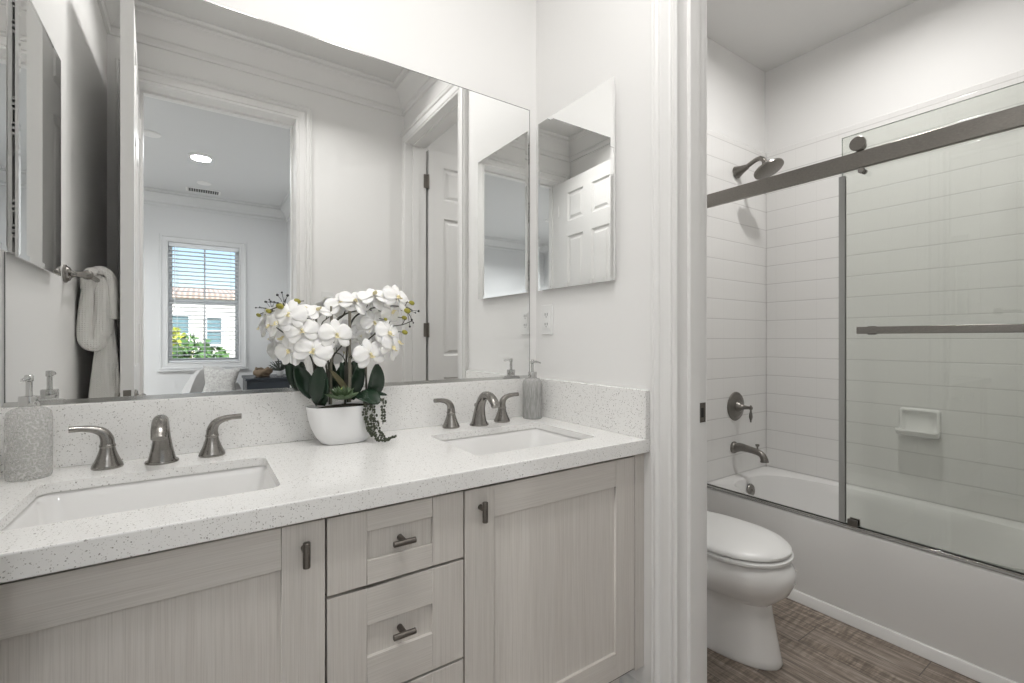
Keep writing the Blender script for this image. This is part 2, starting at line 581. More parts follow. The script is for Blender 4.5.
# ------------------------------------------------------------------ dimensions
YM = 1.52            # mirror wall
XW, XE = -0.373, 1.14  # side walls of the vanity room
XT0 = 1.264           # tub room side of the wall with the tub room door
YB = 0.03            # wall with the entry, bathroom face
YB2 = -0.10          # its bedroom face
DX0, DX1, DH = -0.252, 0.473, 2.515   # entry opening
TY0, TY1 = 0.085, 0.84               # tub room opening in y
TUBX, TUBE, TUBN, TUBS = 2.39, 3.15, 1.645, 0.128
ZC = 0.919           # counter top
ZS = 1.0665          # splash top

# ------------------------------------------------------------------ room shell
m = MB().box(XW - .1, 3.3, YB2, 1.85, -.12, 0)
struct('floor', m, M['planks'], smooth=0)
m = MB().box(XW, XE, YB, YM, VCEIL, CEIL)
struct('ceiling', m, M['ceiling'], smooth=0)
m = MB().box(XW - .1, 3.3, YB2, 1.85, CEIL, CEIL + .2)
struct('ceiling_tub', m, M['ceiling'], smooth=0)
m = MB().box(XW - .1, XE + .07, YM, 1.85, 0, CEIL)
struct('wall_north', m, M['wall'], smooth=0)
m = MB().box(XE + .07, 3.3, TUBN, 1.85, 0, CEIL)
struct('wall_tub_north', m, M['wall'], smooth=0)
m = MB().box(XW - .12, XW, YB2, YM, 0, CEIL)
struct('wall_west', m, M['wall'], smooth=0)
m = MB()
m.box(XE, XT0, TY1 + .015, YM + .125, 0, CEIL)
m.box(XE, XT0, YB, TY0 - .015, 0, CEIL)
m.box(XE, XT0, TY0 - .015, TY1 + .015, DH + .015, CEIL)
struct('wall_east', m, M['wall'], smooth=0)
m = MB()
m.box(XW, DX0 - .015, YB2 + .004, YB, 0, CEIL)
m.box(DX1 + .015, XT0, YB2 + .004, YB, 0, CEIL)
m.box(DX0 - .015, DX1 + .015, YB2 + .004, YB, DH + .015, CEIL)
struct('wall_south', m, M['wall'], smooth=0)
m = MB()
m.box(XT0, 3.15, YB2 + .004, -.02, 0, CEIL)
m.box(TUBX - .03, 3.15, -.02, TUBS, 0, CEIL)
struct('wall_tub_south', m, M['wall'], smooth=0)
m = MB().box(TUBE, 3.3, YB2, TUBN, 0, CEIL)
struct('wall_tub_east', m, M['wall'], smooth=0)
# tiled surround
m = MB().box(TUBX - .035, TUBE - .001, TUBN - .010, TUBN - .0005, .36, 2.462)
struct('wall_tile_north', m, M['tile_n'], bevel=.004)
m = MB().box(TUBE - .010, TUBE - .0005, TUBS + .001, TUBN - .0105, .36, 2.462)
struct('wall_tile_east', m, M['tile_e'], bevel=.004)
m = MB().box(TUBX - .02, TUBE - .0105, TUBS + .0005, TUBS + .010, .36, 2.462)
struct('wall_tile_south', m, M['tile_n'], bevel=.004)

# crown moulding of the vanity room: profile (distance from wall, height)
CR = [(0, 2.715), (.014, 2.715), (.018, 2.722), (.018, 2.734), (.010, 2.738), (.010, 2.752), (.020, 2.757), (.026, 2.766),
      (.034, 2.780), (.048, 2.800), (.068, 2.818), (.088, 2.828), (.090, 2.836), (.084, 2.838), (.084, 2.846), (.102, 2.849), (.108, 2.856), (.108, VCEIL - .0005), (0, VCEIL - .0005)]
def crown(name, a, b, inward):
    """a,b: wall ends (xy); mitred at 45 degrees at both inner corners"""
    a, b = Vector(a), Vector(b)
    d = (b - a).normalized()
    w = Vector(inward)
    r0 = [tuple(a + w * p + d * p) + (z,) for p, z in CR]
    r1 = [tuple(b + w * p - d * p) + (z,) for p, z in CR]
    struct(name, MB().rings([r0, r1]), M['trim'], smooth=18)
crown('trim_1', (XW, YM), (XE, YM), (0, -1))
crown('trim_2', (XW, YB), (XE, YB), (0, 1))
crown('trim_3', (XW, YB), (XW, YM), (1, 0))
crown('trim_4', (XE, YB), (XE, YM), (-1, 0))

# door casing profile: (across from the opening edge, proud of wall)
CAS = [(0, 0), (0, .010), (.003, .014), (.008, .015), (.011, .014), (.012, .009), (.017, .008), (.019, .014), (.024, .016), (.048, .017), (.051, .013), (.055, .013), (.058, .021), (.063, .025), (.069, .024), (.072, .017), (.078, .016), (.081, .020), (.085, .020), (.087, .017), (.087, 0)]
def casing(name, o0, o1, top, plane, out, clip0=1e9, clip1=1e9, parent=None, z0=0.0):
    """three-sided casing around an opening o0..o1; plane: function (along, proud, z) -> point"""
    def w(p, c): return min(p, c)
    rs = []
    rs.append([plane(o0 - w(p, clip0), q * out, z0) for p, q in CAS])
    rs.append([plane(o0 - w(p, clip0), q * out, top + p) for p, q in CAS])
    rs.append([plane(o1 + w(p, clip1), q * out, top + p) for p, q in CAS])
    rs.append([plane(o1 + w(p, clip1), q * out, z0) for p, q in CAS])
    m = MB().rings(rs)
    return struct(name, m, M['trim'], parent, smooth=18)
# entry opening (bathroom face and bedroom face) and its jamb
casing('trim_5', DX0, DX1, DH, lambda a, p, z: (a, YB + p, z), 1)
casing('trim_6', DX0, DX1, DH, lambda a, p, z: (a, YB2 + .004 + p, z), -1)
def jamb(name, m4box, stops):
    m = MB()
    for b in m4box: m.box(*b)
    for b in stops: m.box(*b)
    return struct(name, m, M['trim'], smooth=0)
jamb('trim_7', [(DX0 - .0148, DX0, YB2 + .003, YB + .001, 0, DH), (DX1, DX1 + .0148, YB2 + .003, YB + .001, 0, DH), (DX0 - .0146, DX1 + .0146, YB2 + .0032, YB + .0008, DH + .0002, DH + .0148)],
     [(DX0 - .001, DX0 + .011, YB2 + .006, YB2 + .05, 0, DH - .0112), (DX1 - .011, DX1 + .001, YB2 + .006, YB2 + .05, 0, DH - .0112), (DX0 + .0002, DX1 - .0002, YB2 + .0062, YB2 + .0502, DH - .011, DH + .001)])
# tub room opening
casing('trim_8', TY0, TY1, DH, lambda a, p, z: (XE + p, a, z), -1, clip0=.0556)
casing('trim_9', TY0, TY1, DH, lambda a, p, z: (XT0 + p, a, z), 1)
jt = jamb('trim_10', [(XE - .001, XT0 + .001, TY0 - .0148, TY0, 0, DH), (XE - .001, XT0 + .001, TY1, TY1 + .0148, 0, DH), (XE - .0008, XT0 + .0008, TY0 - .0146, TY1 + .0146, DH + .0002, DH + .0148)],
     [(XE + .038, XE + .082, TY0 - .001, TY0 + .011, 0, DH - .0112), (XE + .038, XE + .082, TY1 - .011, TY1 + .001, 0, DH - .0112), (XE + .0382, XE + .0822, TY0 + .0002, TY1 - .0002, DH - .011, DH + .001)])
m = MB()
m.box(1.2310, 1.2636, TY1 - .0025, TY1 + .0003, .973, 1.031, 0)
m.box(1.241, 1.253, TY1 - .0032, TY1 - .002, .988, 1.016, 1)
for z in (.980, 1.024):
    m.lathe([(0, 0), (.004, 0), (.003, .0014), (0, .0018)], (1.247, TY1 - .0025, z), (0, -1, 0), 10, 0)
build('strike_plate', m, [M['bronze'], M['slot']], jt, label='dark metal strike plate on the white jamb')

# baseboards
BB = [(0, 0), (.014, 0), (.014, .115), (.012, .125), (.008, .132), (.008, .142), (.004, .150), (0, .152)]
def baseboard(name, a, b, inward):
    a, b, w = Vector(a), Vector(b), Vector(inward)
    struct(name, MB().rings([[tuple(a + w * p) + (z,) for p, z in BB], [tuple(b + w * p) + (z,) for p, z in BB]]), M['trim'], smooth=40)
baseboard('baseboard_east', (XE, .932), (XE, YM), (-1, 0))
baseboard('baseboard_south', (DX1 + .09, YB), (XE, YB), (0, 1))
baseboard('baseboard_west', (XW, YB + .02), (XW, .96), (1, 0))
baseboard('baseboard_tub_north', (XT0, TUBN), (TUBX - .08, TUBN), (0, -1))
baseboard('baseboard_tub_west', (XT0, .932), (XT0, TUBN), (1, 0))

# ------------------------------------------------------------------ six-panel doors
def panel_door(name, w, h, t, org, ang, hand, frame_local_flip=1):
    """leaf local: x along width from the hinge, y thickness, z up; rotated by ang about the hinge at org"""
    M4 = Matrix.Translation(org) @ Matrix.Rotation(ang, 4, 'Z')
    m = MB()
    st, mid = .112, .10
    z = [(.24, .95), (1.10, 2.05), (2.17, 2.40)]
    cols = [(st, (w - mid) / 2), ((w + mid) / 2, w - st)]
    y0, y1 = (0, t) if hand > 0 else (-t, 0)
    yc = (y0 + y1) / 2
    m.box(0, st, y0, y1, 0, h, 0, M4); m.box(w - st, w, y0, y1, 0, h, 0, M4)
    for a, b in ((0, z[0][0]), (z[0][1], z[1][0]), (z[1][1], z[2][0]), (z[2][1], h)):
        m.box(st, w - st, y0, y1, a, b, 0, M4)
    for a, b in z: m.box(cols[0][1], cols[1][0], y0, y1, a, b, 0, M4)
    for a, b in z:
        for c0, c1 in cols:
            for s in (-1, 1):
                P = lambda inset, d: [M4 @ Vector(p) for p in ((c0 + inset, yc + s * d, a + inset), (c1 - inset, yc + s * d, a + inset), (c1 - inset, yc + s * d, b - inset), (c0 + inset, yc + s * d, b - inset))]
                e = t / 2
                m.rings([P(-.001, 0.002), P(0, e - .001), P(.010, e - .012), P(.022, e - .012), P(.040, e - .004)], 0, True, True)
    o = struct(name, m, M['trim'], smooth=0)
    return o, M4
# entry door, open against the left wall of the vanity room
ANG1 = R(90) - math.atan2(.046, .72)
d1, D1 = panel_door('door_1', .722, 2.505, .040, (DX0 + .001, YB + .004, .008), ANG1, 1)
LOC[d1.name] = (0, 0, 0)
def hinge(parent, p, along, leaf):
    m = MB()
    p = Vector(p)
    m.lathe([(0, -.05), (.0045, -.05), (.0065, -.047), (.0065, .047), (.0045, .05), (0, .05)], p, (0, 0, 1), 12)
    a, l = Vector(along), Vector(leaf)
    for d, off in ((a, 0.0), (l, 0.0)):
        q = p + d * .034
        n = Vector((-d.y, d.x, 0)) * .0016
        m.rings([[p + n + Vector((0, 0, -.046)), p + n + Vector((0, 0, .046)), p - n + Vector((0, 0, .046)), p - n + Vector((0, 0, -.046))],
                 [q + n + Vector((0, 0, -.046)), q + n + Vector((0, 0, .046)), q - n + Vector((0, 0, .046)), q - n + Vector((0, 0, -.046))]])
    build('hinge', m, M['bronze'], parent)
def lever_handle(parent, M4, x, z, t, hand, side, label=None):
    m = MB()
    y0 = (t if hand > 0 else 0) if side > 0 else (0 if hand > 0 else -t)
    P = lambda q: M4 @ Vector(q)
    ax = (M4.to_3x3() @ Vector((0, side, 0)))
    m.lathe([(0, 0), (.031, 0), (.031, .005), (.026, .010), (.011, .013), (.010, .030), (.012, .034), (0, .036)], P((x, y0, z)), ax, 24)
    m.tube([P((x + .012, y0 + side * .027, z)), P((x - .02, y0 + side * .029, z)), P((x - .06, y0 + side * .028, z - .002)), P((x - .105, y0 + side * .025, z))], [.008, .009, .008, .006], 12)
    build('door_handle', m, M['nickel'], parent, label=label)
m = MB()
m.box(.7205, .7232, .008, .032, .97 - .009, 1.03 - .009, 0, D1)
build('latch_plate', m, M['bronze'], d1, bevel=.001)
lever_handle(d1, D1, .650, .985, .040, 1, -1)
lever_handle(d1, D1, .650, .985, .040, 1, 1)
for z in (.25, 1.25, 2.28):
    m = MB(); m.lathe([(0, -.05), (.0065, -.05), (.0065, .05), (0, .05)], (DX0 + .003, YB + .001, z), (0, 0, 1), 12)
    build('hinge', m, M['trim'], d1)
# tub room door, open at a right angle into the tub room
d2, D2 = panel_door('door_2', .745, 2.505, .038, (XT0 + .032, TY0 - .0015, .008), 0.0, -1)
LOC[d2.name] = (0, 0, 0)
for z in (.25, 1.285, 2.29):
    hinge(d2, (XT0 + .0285, TY0 + .0045, z), (-1, 0, 0), (.3, -.95, 0))
lever_handle(d2, D2, .680, .985, .038, -1, 1)

# ------------------------------------------------------------------ vanity
VF = 0.965           # face of the doors
VB = VF + .020       # carcass front
van = thing('vanity_cabinet', 'pale greige wood-grain double vanity cabinet with shaker doors under quartz top', 'cabinet', (.3835, 1.24, 0))
m = MB()
Z0, Z1 = .222, .877
m.box(XW + .001, XW + .019, VB, 1.50, .215, Z1)
m.box(1.119, XE - .001, VB, 1.50, .215, Z1)
m.box(XW + .019, 1.119, VB, 1.50, Z0 - .02, Z0)
m.box(XW + .019, 1.119, VB + .40, VB + .415, Z0, Z1)
m.box(.19, .208, VB, VB + .40, Z0, Z1)
m.box(.515, .533, VB, VB + .40, Z0, Z1)
build('carcass', m, M['shadow_gap'], van, smooth=0)
for a, b in ((1.099, XE - .0005), (XW + .0005, -.333)):
    build('filler_strip', MB().box(a, b, VF, VB, .214, Z1 - .001), M['wood_v'], van, bevel=.001)
m = MB().box(XW + .02, 1.118, VB + .06, VB + .075, .0005, .20)
build('toe_kick', m, M['wood_h'], van, smooth=0)

def shaker(name, x0, x1, z0, z1, sx, rt, rb, knob, rails_h=True):
    """front with stiles sx wide, top rail rt, bottom rail rb, panel set back 7 mm"""
    m = MB()
    m.box(x0, x0 + sx, VF, VB - .001, z0, z1, 0)
    m.box(x1 - sx, x1, VF, VB - .001, z0, z1, 0)
    m.box(x0 + sx, x1 - sx, VF, VB - .001, z1 - rt, z1, 1)
    m.box(x0 + sx, x1 - sx, VF, VB - .001, z0, z0 + rb, 1)
    m.box(x0 + sx - .002, x1 - sx + .002, VF + .008, VB - .003, z0 + rb - .002, z1 - rt + .002, 0)
    o = build(name, m, [M['wood_v'], M['wood_h']], van, bevel=.0008, seg=1)
    kx, kz, up = knob
    m = MB()
    yb = VF + (.008 if up == 0 else 0)
    m.tube([(kx, yb, kz + (.006 if up else 0)), (kx, VF - .024, kz + (.006 if up else 0))], .0065, 14)
    if up:
        m.tube([(kx, VF - .024, kz - .024), (kx, VF - .024, kz + .024)], .0068, 14)
    else:
        m.tube([(kx - .0245, VF - .024, kz), (kx + .0245, VF - .024, kz)], .0062, 14)
    build('pull', m, M['bronze'], o, bevel=.0012, label='dark bronze bar pull')
    return o
shaker('door', -.330, .206, .224, .868, .078, .080, .075, (.168, .815, 1))
shaker('door', .516, 1.096, .224, .866, .080, .078, .075, (.557, .815, 1))
shaker('drawer', .210, .512, .713, .867, .078, .044, .050, (.3605, .793, 0))
shaker('drawer', .210, .512, .4805, .7068, .078, .078, .082, (.3605, .599, 0))
shaker('drawer', .210, .512, .224, .4745, .078, .078, .082, (.3605, .355, 0))

# quartz top with two sink cut-outs
S1 = (-.275, .141, 1.055, 1.350)
S2 = (.598, 1.022, 1.048, 1.357)
YF0 = .943
top = thing('countertop', 'white speckled quartz vanity countertop with two rectangular sink openings', 'countertop', (.3835, 1.23, .877))
def slab_with_holes(holes, x0, x1, y0, y1, z0, z1):
    bm = bmesh.new()
    m = MB(); m.bm.free(); m.bm = bm
    loops = [[(x0, y0), (x1, y0), (x1, y1), (x0, y1)]] + [[(p[0], p[1]) for p in rrect(h[0], h[1], h[2], h[3], .022, 0)] for h in holes]
    for z in (z0, z1):
        es = []
        for lp in loops:
            vs = [bm.verts.new((x, y, z)) for x, y in lp]
            es += [bm.edges.new((vs[i], vs[(i + 1) % len(vs)])) for i in range(len(vs))]
        bmesh.ops.triangle_fill(bm, use_beauty=True, use_dissolve=False, edges=es)
    for lp in loops:
        n = len(lp)
        for i in range(n):
            a, b = lp[i], lp[(i + 1) % n]
            m.face([bm.verts.new((a[0], a[1], z0)), bm.verts.new((b[0], b[1], z0)), bm.verts.new((b[0], b[1], z1)), bm.verts.new((a[0], a[1], z1))])
    bmesh.ops.remove_doubles(bm, verts=bm.verts, dist=1e-5)
    bmesh.ops.dissolve_limit(bm, angle_limit=.002, verts=bm.verts, edges=bm.edges)
    return m
build('slab', slab_with_holes([S1, S2], XW + .0005, XE - .0005, YF0 + .020, YM - .0005, ZC - .020, ZC), M['quartz'], top, smooth=35)
build('front_edge', MB().prism([(YF0 + .020, ZC), (YF0 + .003, ZC), (YF0 + .0009, ZC - .0009), (YF0, ZC - .003), (YF0, .8795), (YF0 + .0007, .8777), (YF0 + .0025, .877), (YF0 + .020, .877)], XW + .0005, XE - .0005, 'yz'), M['quartz'], top, smooth=0)
build('backsplash', MB().box(XW + .0005, XE - .0005, YM - .0205, YM - .0005, ZC, ZS), M['quartz'], top, bevel=.0015)
build('side_splash', MB().box(XE - .0205, XE - .0005, YF0, YM - .021, ZC, ZS), M['quartz'], top, bevel=.0015)

def sink(h, label):
    cx, cy = (h[0] + h[1]) / 2, (h[2] + h[3]) / 2
    t = thing('undermount_sink', label, 'sink', (cx, cy, .74), 'undermount sinks in the vanity top')
    m = MB()
    e = .006
    a = rrect(h[0] - .03, h[1] + .03, h[2] - .03, h[3] + .03, .045, .8985)
    b = rrect(h[0] - e, h[1] + e, h[2] - e, h[3] + e, .028, .8985)
    c = rrect(h[0] + .004, h[1] - .004, h[2] + .004, h[3] - .004, .030, .880)
    d = rrect(h[0] + .014, h[1] - .014, h[2] + .014, h[3] - .014, .045, .80)
    e1 = rrect(h[0] + .035, h[1] - .035, h[2] + .035, h[3] - .035, .055, .757)
    f = rrect(cx - .03, cx + .03, cy - .03, cy + .03, .029, .748)
    o1 = rrect(h[0] - .03, h[1] + .03, h[2] - .03, h[3] + .03, .045, .890)
    o2 = rrect(h[0] - .008, h[1] + .008, h[2] - .008, h[3] + .008, .04, .880)
    o3 = rrect(h[0] + .02, h[1] - .02, h[2] + .02, h[3] - .02, .055, .745)
    o4 = rrect(cx - .03, cx + .03, cy - .03, cy + .03, .029, .735)
    m.rings([o4, o3, o2, o1, a, b, c, d, e1, f], closed=True)
    build('basin', m, M['porcelain'], t, smooth=50)
    m = MB().lathe([(0, .0), (.024, .0), (.029, .003), (.029, .005), (.020, .004), (.012, .006), (0, .0075)], (cx, cy, .747), n=24)
    build('drain', m, M['nickel'], t, label='brushed nickel drain')
sink(S1, 'white rectangular undermount sink at the left end, nearest the entry door')
sink(S2, 'white rectangular undermount sink at the right end beside the side splash')

# widespread faucets
def faucet(x, y, label):
    t = thing('faucet', label, 'faucet', (x, y, ZC), 'widespread faucets on the vanity')
    # spout: flared oval foot, rising and curling towards the front
    m = MB()
    path = [(0, .0), (0, .012), (-.001, .035), (-.006, .062), (-.018, .088), (-.040, .107), (-.070, .109), (-.096, .096), (-.111, .077)]
    wid = [.0315, .0275, .0220, .0178, .0158, .0155, .0162, .0162, .0150]
    thk = [.0290, .026, .0215, .0185, .0165, .0145, .0130, .0125, .0115]
    pts = smoothpath([(x, y + a, ZC + b) for a, b in path], 5)
    W = lerplist(wid, len(pts)); T = lerplist(thk, len(pts))
    rs = []
    for i, p in enumerate(pts):
        d = (pts[min(i + 1, len(pts) - 1)] - pts[max(i - 1, 0)]).normalized()
        if i == 0: d = Vector((0, 0, 1))
        up = Vector((1, 0, 0)).cross(d).normalized()
        rs.append([p + Vector((1, 0, 0)) * W[i] * math.cos(2 * PI * k / 24) + up * T[i] * math.sin(2 * PI * k / 24) for k in range(24)])
    m.rings(rs)
    m.lathe([(0, 0), (.034, 0), (.0345, .003), (.033, .006), (0, .006)], (x, y, ZC), n=28, sc=(1, .93))
    build('spout', m, M['nickel'], t, smooth=45)
    m = MB()
    m.tube([(x, y + .020, ZC + .02), (x, y + .022, ZC + .062)], .0028, 10)
    m.lathe([(0, 0), (.004, 0), (.006, .004), (.0065, .010), (.004, .014), (0, .015)], (x, y + .022, ZC + .060), n=14)
    build('lift_rod', m, M['nickel'], t)
    for s in (-1, 1):
        hx, hy = x + s * .1035, y + .012
        m = MB().lathe([(0, 0), (.029, 0), (.0300, .003), (.0285, .008), (.0250, .015), (.0205, .026), (.0162, .039), (.0142, .048), (.0156, .050), (.0156, .053), (.0140, .055), (0, .0555)], (hx, hy, ZC), n=28)
        h = build('handle', m, M['nickel'], t, smooth=40)
        m = MB()
        pp = smoothpath([(hx, hy, ZC + .054), (hx + s * .001, hy, ZC + .068), (hx + s * .008, hy - .001, ZC + .083), (hx + s * .024, hy - .003, ZC + .0925), (hx + s * .045, hy - .006, ZC + .0965), (hx + s * .066, hy - .010, ZC + .0975)], 5)
        rr = lerplist([.0140, .0128, .0108, .0085, .0070, .0072], len(pp))
        ff = lerplist([1, 1, 1, 1, 1, 1], len(pp))
        m.tube(pp, rr, 16)
        build('lever', m, M['nickel'], h, smooth=50)
faucet(-.075, 1.430, 'brushed nickel widespread faucet with two levers behind the left sink')
faucet(.821, 1.430, 'brushed nickel widespread faucet with two levers behind the right sink')

# soap dispensers
def dispenser(x, y, mt, label, name_ridge):
    t = thing('soap_dispenser', label, 'soap dispenser', (x, y, ZC), 'glass soap dispensers on the vanity')
    m = MB().lathe([(0, .001), (.034, 0), (.0365, .003), (.0375, .012), (.0375, .130), (.0355, .143), (.028, .151), (.017, .154), (.0155, .158), (0, .158)], (x, y, ZC + .0002), n=40)
    build('bottle', m, mt, t, smooth=50)
    m = MB().lathe([(0, .157), (.0165, .157), (.0170, .158), (.0170, .176), (.0160, .178), (.0062, .179), (.0055, .182), (.0055, .209), (.0075, .211), (.0075, .222), (.006, .224), (0, .2245)], (x, y, ZC), n=28)
    m.tube([(x, y, ZC + .2165), (x, y - .020, ZC + .2175), (x, y - .045, ZC + .216), (x, y - .050, ZC + .213)], [.0045, .004, .0033, .003], 12)
    build('pump', m, M['chrome'], t, smooth=40, label='polished chrome pump')
dispenser(-.307, 1.430, M['bottle'], 'clear pebbled glass soap dispenser with chrome pump beside the left sink', 0)
dispenser(1.062, 1.440, M['bottle_ribbed'], 'grey frosted glass soap dispenser with chrome pump in the right corner', 1)

# ------------------------------------------------------------------ big mirror and medicine cabinets
t = thing('wall_mirror', 'large frameless rectangular mirror above the vanity backsplash', 'mirror', (.37, YM, ZS))
MX0, MX1, MZ0, MZ1 = -.3655, 1.104, ZS + .0025, 2.1415
m = MB()
m.box(MX0, MX1, YM - .006, YM - .001, MZ0, MZ1, 1)
m.bm.faces.ensure_lookup_table()
for f in list(m.bm.faces):
    if all(abs(v.co.y - (YM - .006)) < 1e-6 for v in f.verts): m.bm.faces.remove(f)
e_ = .0024
q0 = [(MX0, YM - .006, MZ0), (MX1, YM - .006, MZ0), (MX1, YM - .006, MZ1), (MX0, YM - .006, MZ1)]
q1 = [(MX0 + e_, YM - .006, MZ0 + e_), (MX1 - e_, YM - .006, MZ0 + e_), (MX1 - e_, YM - .006, MZ1 - e_), (MX0 + e_, YM - .006, MZ1 - e_)]
m.rings([q0, q1], 1, False, False)
m.face([m.bm.verts.new(p) for p in q1], 0)
build('glass', m, [M['mirror'], M['mirror_edge']], t, smooth=0)
m = MB().prism([(YM - .0005, ZS + .0003), (YM - .0105, ZS + .0003), (YM - .0105, ZS + .0105), (YM - .0085, ZS + .0105), (YM - .0075, ZS + .0022), (YM - .0005, ZS + .0022)], MX0, MX1, 'yz')
build('bottom_channel', m, M['chrome'], t, smooth=0, label='thin chrome channel along the lower edge')

def medicine(xw, s, label):
    """xw wall plane, s: +1 faces +x, -1 faces -x"""
    y0, y1, z0, z1 = 1.0715, 1.4765, 1.414, 2.074
    X = lambda d: xw + s * d
    B = lambda m, d0, d1, a, b, c, e, mi=0: m.box(min(X(d0), X(d1)), max(X(d0), X(d1)), a, b, c, e, mi)
    t = thing('medicine_cabinet', label, 'medicine cabinet', (xw, (y0 + y1) / 2, z0), 'medicine cabinets beside the big mirror')
    m = MB()
    B(m, .0005, .010, y0 + .012, y1 - .006, z0 + .012, z1 - .012)
    build('body', m, M['steel'], t, smooth=0)
    m = MB()
    # door with a bevelled mirror face
    o = [(X(.0165), y0, z0), (X(.0165), y1, z0), (X(.0165), y1, z1), (X(.0165), y0, z1)]
    f = [(X(.0225), y0, z0), (X(.0225), y1, z0), (X(.0225), y1, z1), (X(.0225), y0, z1)]
    e = .013
    g = [(X(.0233), y0 + e, z0 + e), (X(.0233), y1 - e, z0 + e), (X(.0233), y1 - e, z1 - e), (X(.0233), y0 + e, z1 - e)]
    m.rings([o, f], 1, True, False)
    m.rings([f, g], 0, False, True)
    build('mirror_door', m, [M['mirror'], M['steel']], t, smooth=0)
    for zh in (z0 + .09, (z0 + z1) / 2, z1 - .09):
        m = MB()
        B(m, .0105, .0163, y1 - .050, y1 - .004, zh - .045, zh + .045)
        for dz in (-.035, -.022, .022, .035):
            m.lathe([(0, 0), (.0035, 0), (.003, .002), (0, .0022)], (X(.0135), y1 - .004, zh + dz), (0, 1, 0), 10, 1)
        m.box(min(X(.012), X(.015)), max(X(.012), X(.015)), y1 - .0045, y1 - .0028, zh - .014, zh + .014, 1)
        build('hinge', m, [M['chrome'], M['slot']], t, smooth=30)
medicine(XE, -1, 'frameless mirrored medicine cabinet on the right wall above the outlet')
medicine(XW, 1, 'frameless mirrored medicine cabinet on the left wall, seen in the big mirror')

# outlet and switch
def outlet(t, P, ax, rocker=False):
    def Bx(m, u0, u1, d0, d1, z0, z1, mi=0):
        a, b = P(u0, d0, z0), P(u1, d1, z1)
        m.box(min(a[0], b[0]), max(a[0], b[0]), min(a[1], b[1]), max(a[1], b[1]), z0, z1, mi)
    m = MB(); Bx(m, -.035, .035, .0004, .006, -.058 + P.z, .058 + P.z)
    build('plate', m, M['plastic'], t, bevel=.002)
    m = MB()
    Bx(m, -.017, .017, .006, .009, -.034 + P.z, .034 + P.z)
    if not rocker:
        for dz in (-.019, .019):
            for du in (-.0065, .0065):
                Bx(m, du - .0017, du + .0017, .0088, .0093, dz - .003 + P.z, dz + .007 + P.z, 1)
            Bx(m, -.002, .002, .0088, .0093, dz - .010 + P.z, dz - .006 + P.z, 1)
        Bx(m, -.012, -.001, .0088, .0096, -.003 + P.z, .003 + P.z, 0)
        Bx(m, .001, .012, .0088, .0096, -.003 + P.z, .003 + P.z, 0)
    build('rocker' if rocker else 'receptacle', m, [M['plastic'], M['slot']], t, bevel=.0006)
class PF:
    def __init__(s, f, z): s.f, s.z = f, z
    def __call__(s, u, d, z): return s.f(u, d)
t = thing('wall_outlet', 'white wall outlet on the right wall below the medicine cabinet', 'outlet', (XE, 1.443, 1.298))
outlet(t, PF(lambda u, d: (XE - d, 1.443 + u), 1.298), 'x')
t = thing('light_switch', 'white light switch beside the entry doorway, seen in the mirror behind the orchids', 'light switch', (.655, YB, 1.455))
outlet(t, PF(lambda u, d: (.655 + u, YB + d), 1.455), 'y', True)

# ------------------------------------------------------------------ towel bar and robe on the left wall
t = thing('towel_bar', 'brushed nickel towel bar on the left wall, seen in the mirror', 'towel bar', (XW, .905, 1.440))
BX, BY, BZ = -.313, .905, 1.440
def post(y):
    m = MB().lathe([(0, .0004), (.030, .0004), (.030, .006), (.025, .009), (.023, .014), (.013, .019), (.010, .026), (.010, .045), (.014, .050), (.016, .058), (.014, .068), (.008, .073), (0, .075)], (XW, y, BZ), (1, 0, 0), 24)
    build('post', m, M['nickel'], t, smooth=40)
post(.905)
post(.390)
m = MB().tube([(BX, .905, BZ), (BX, .390, BZ)], .0085, 14)
build('bar', m, M['nickel'], t)

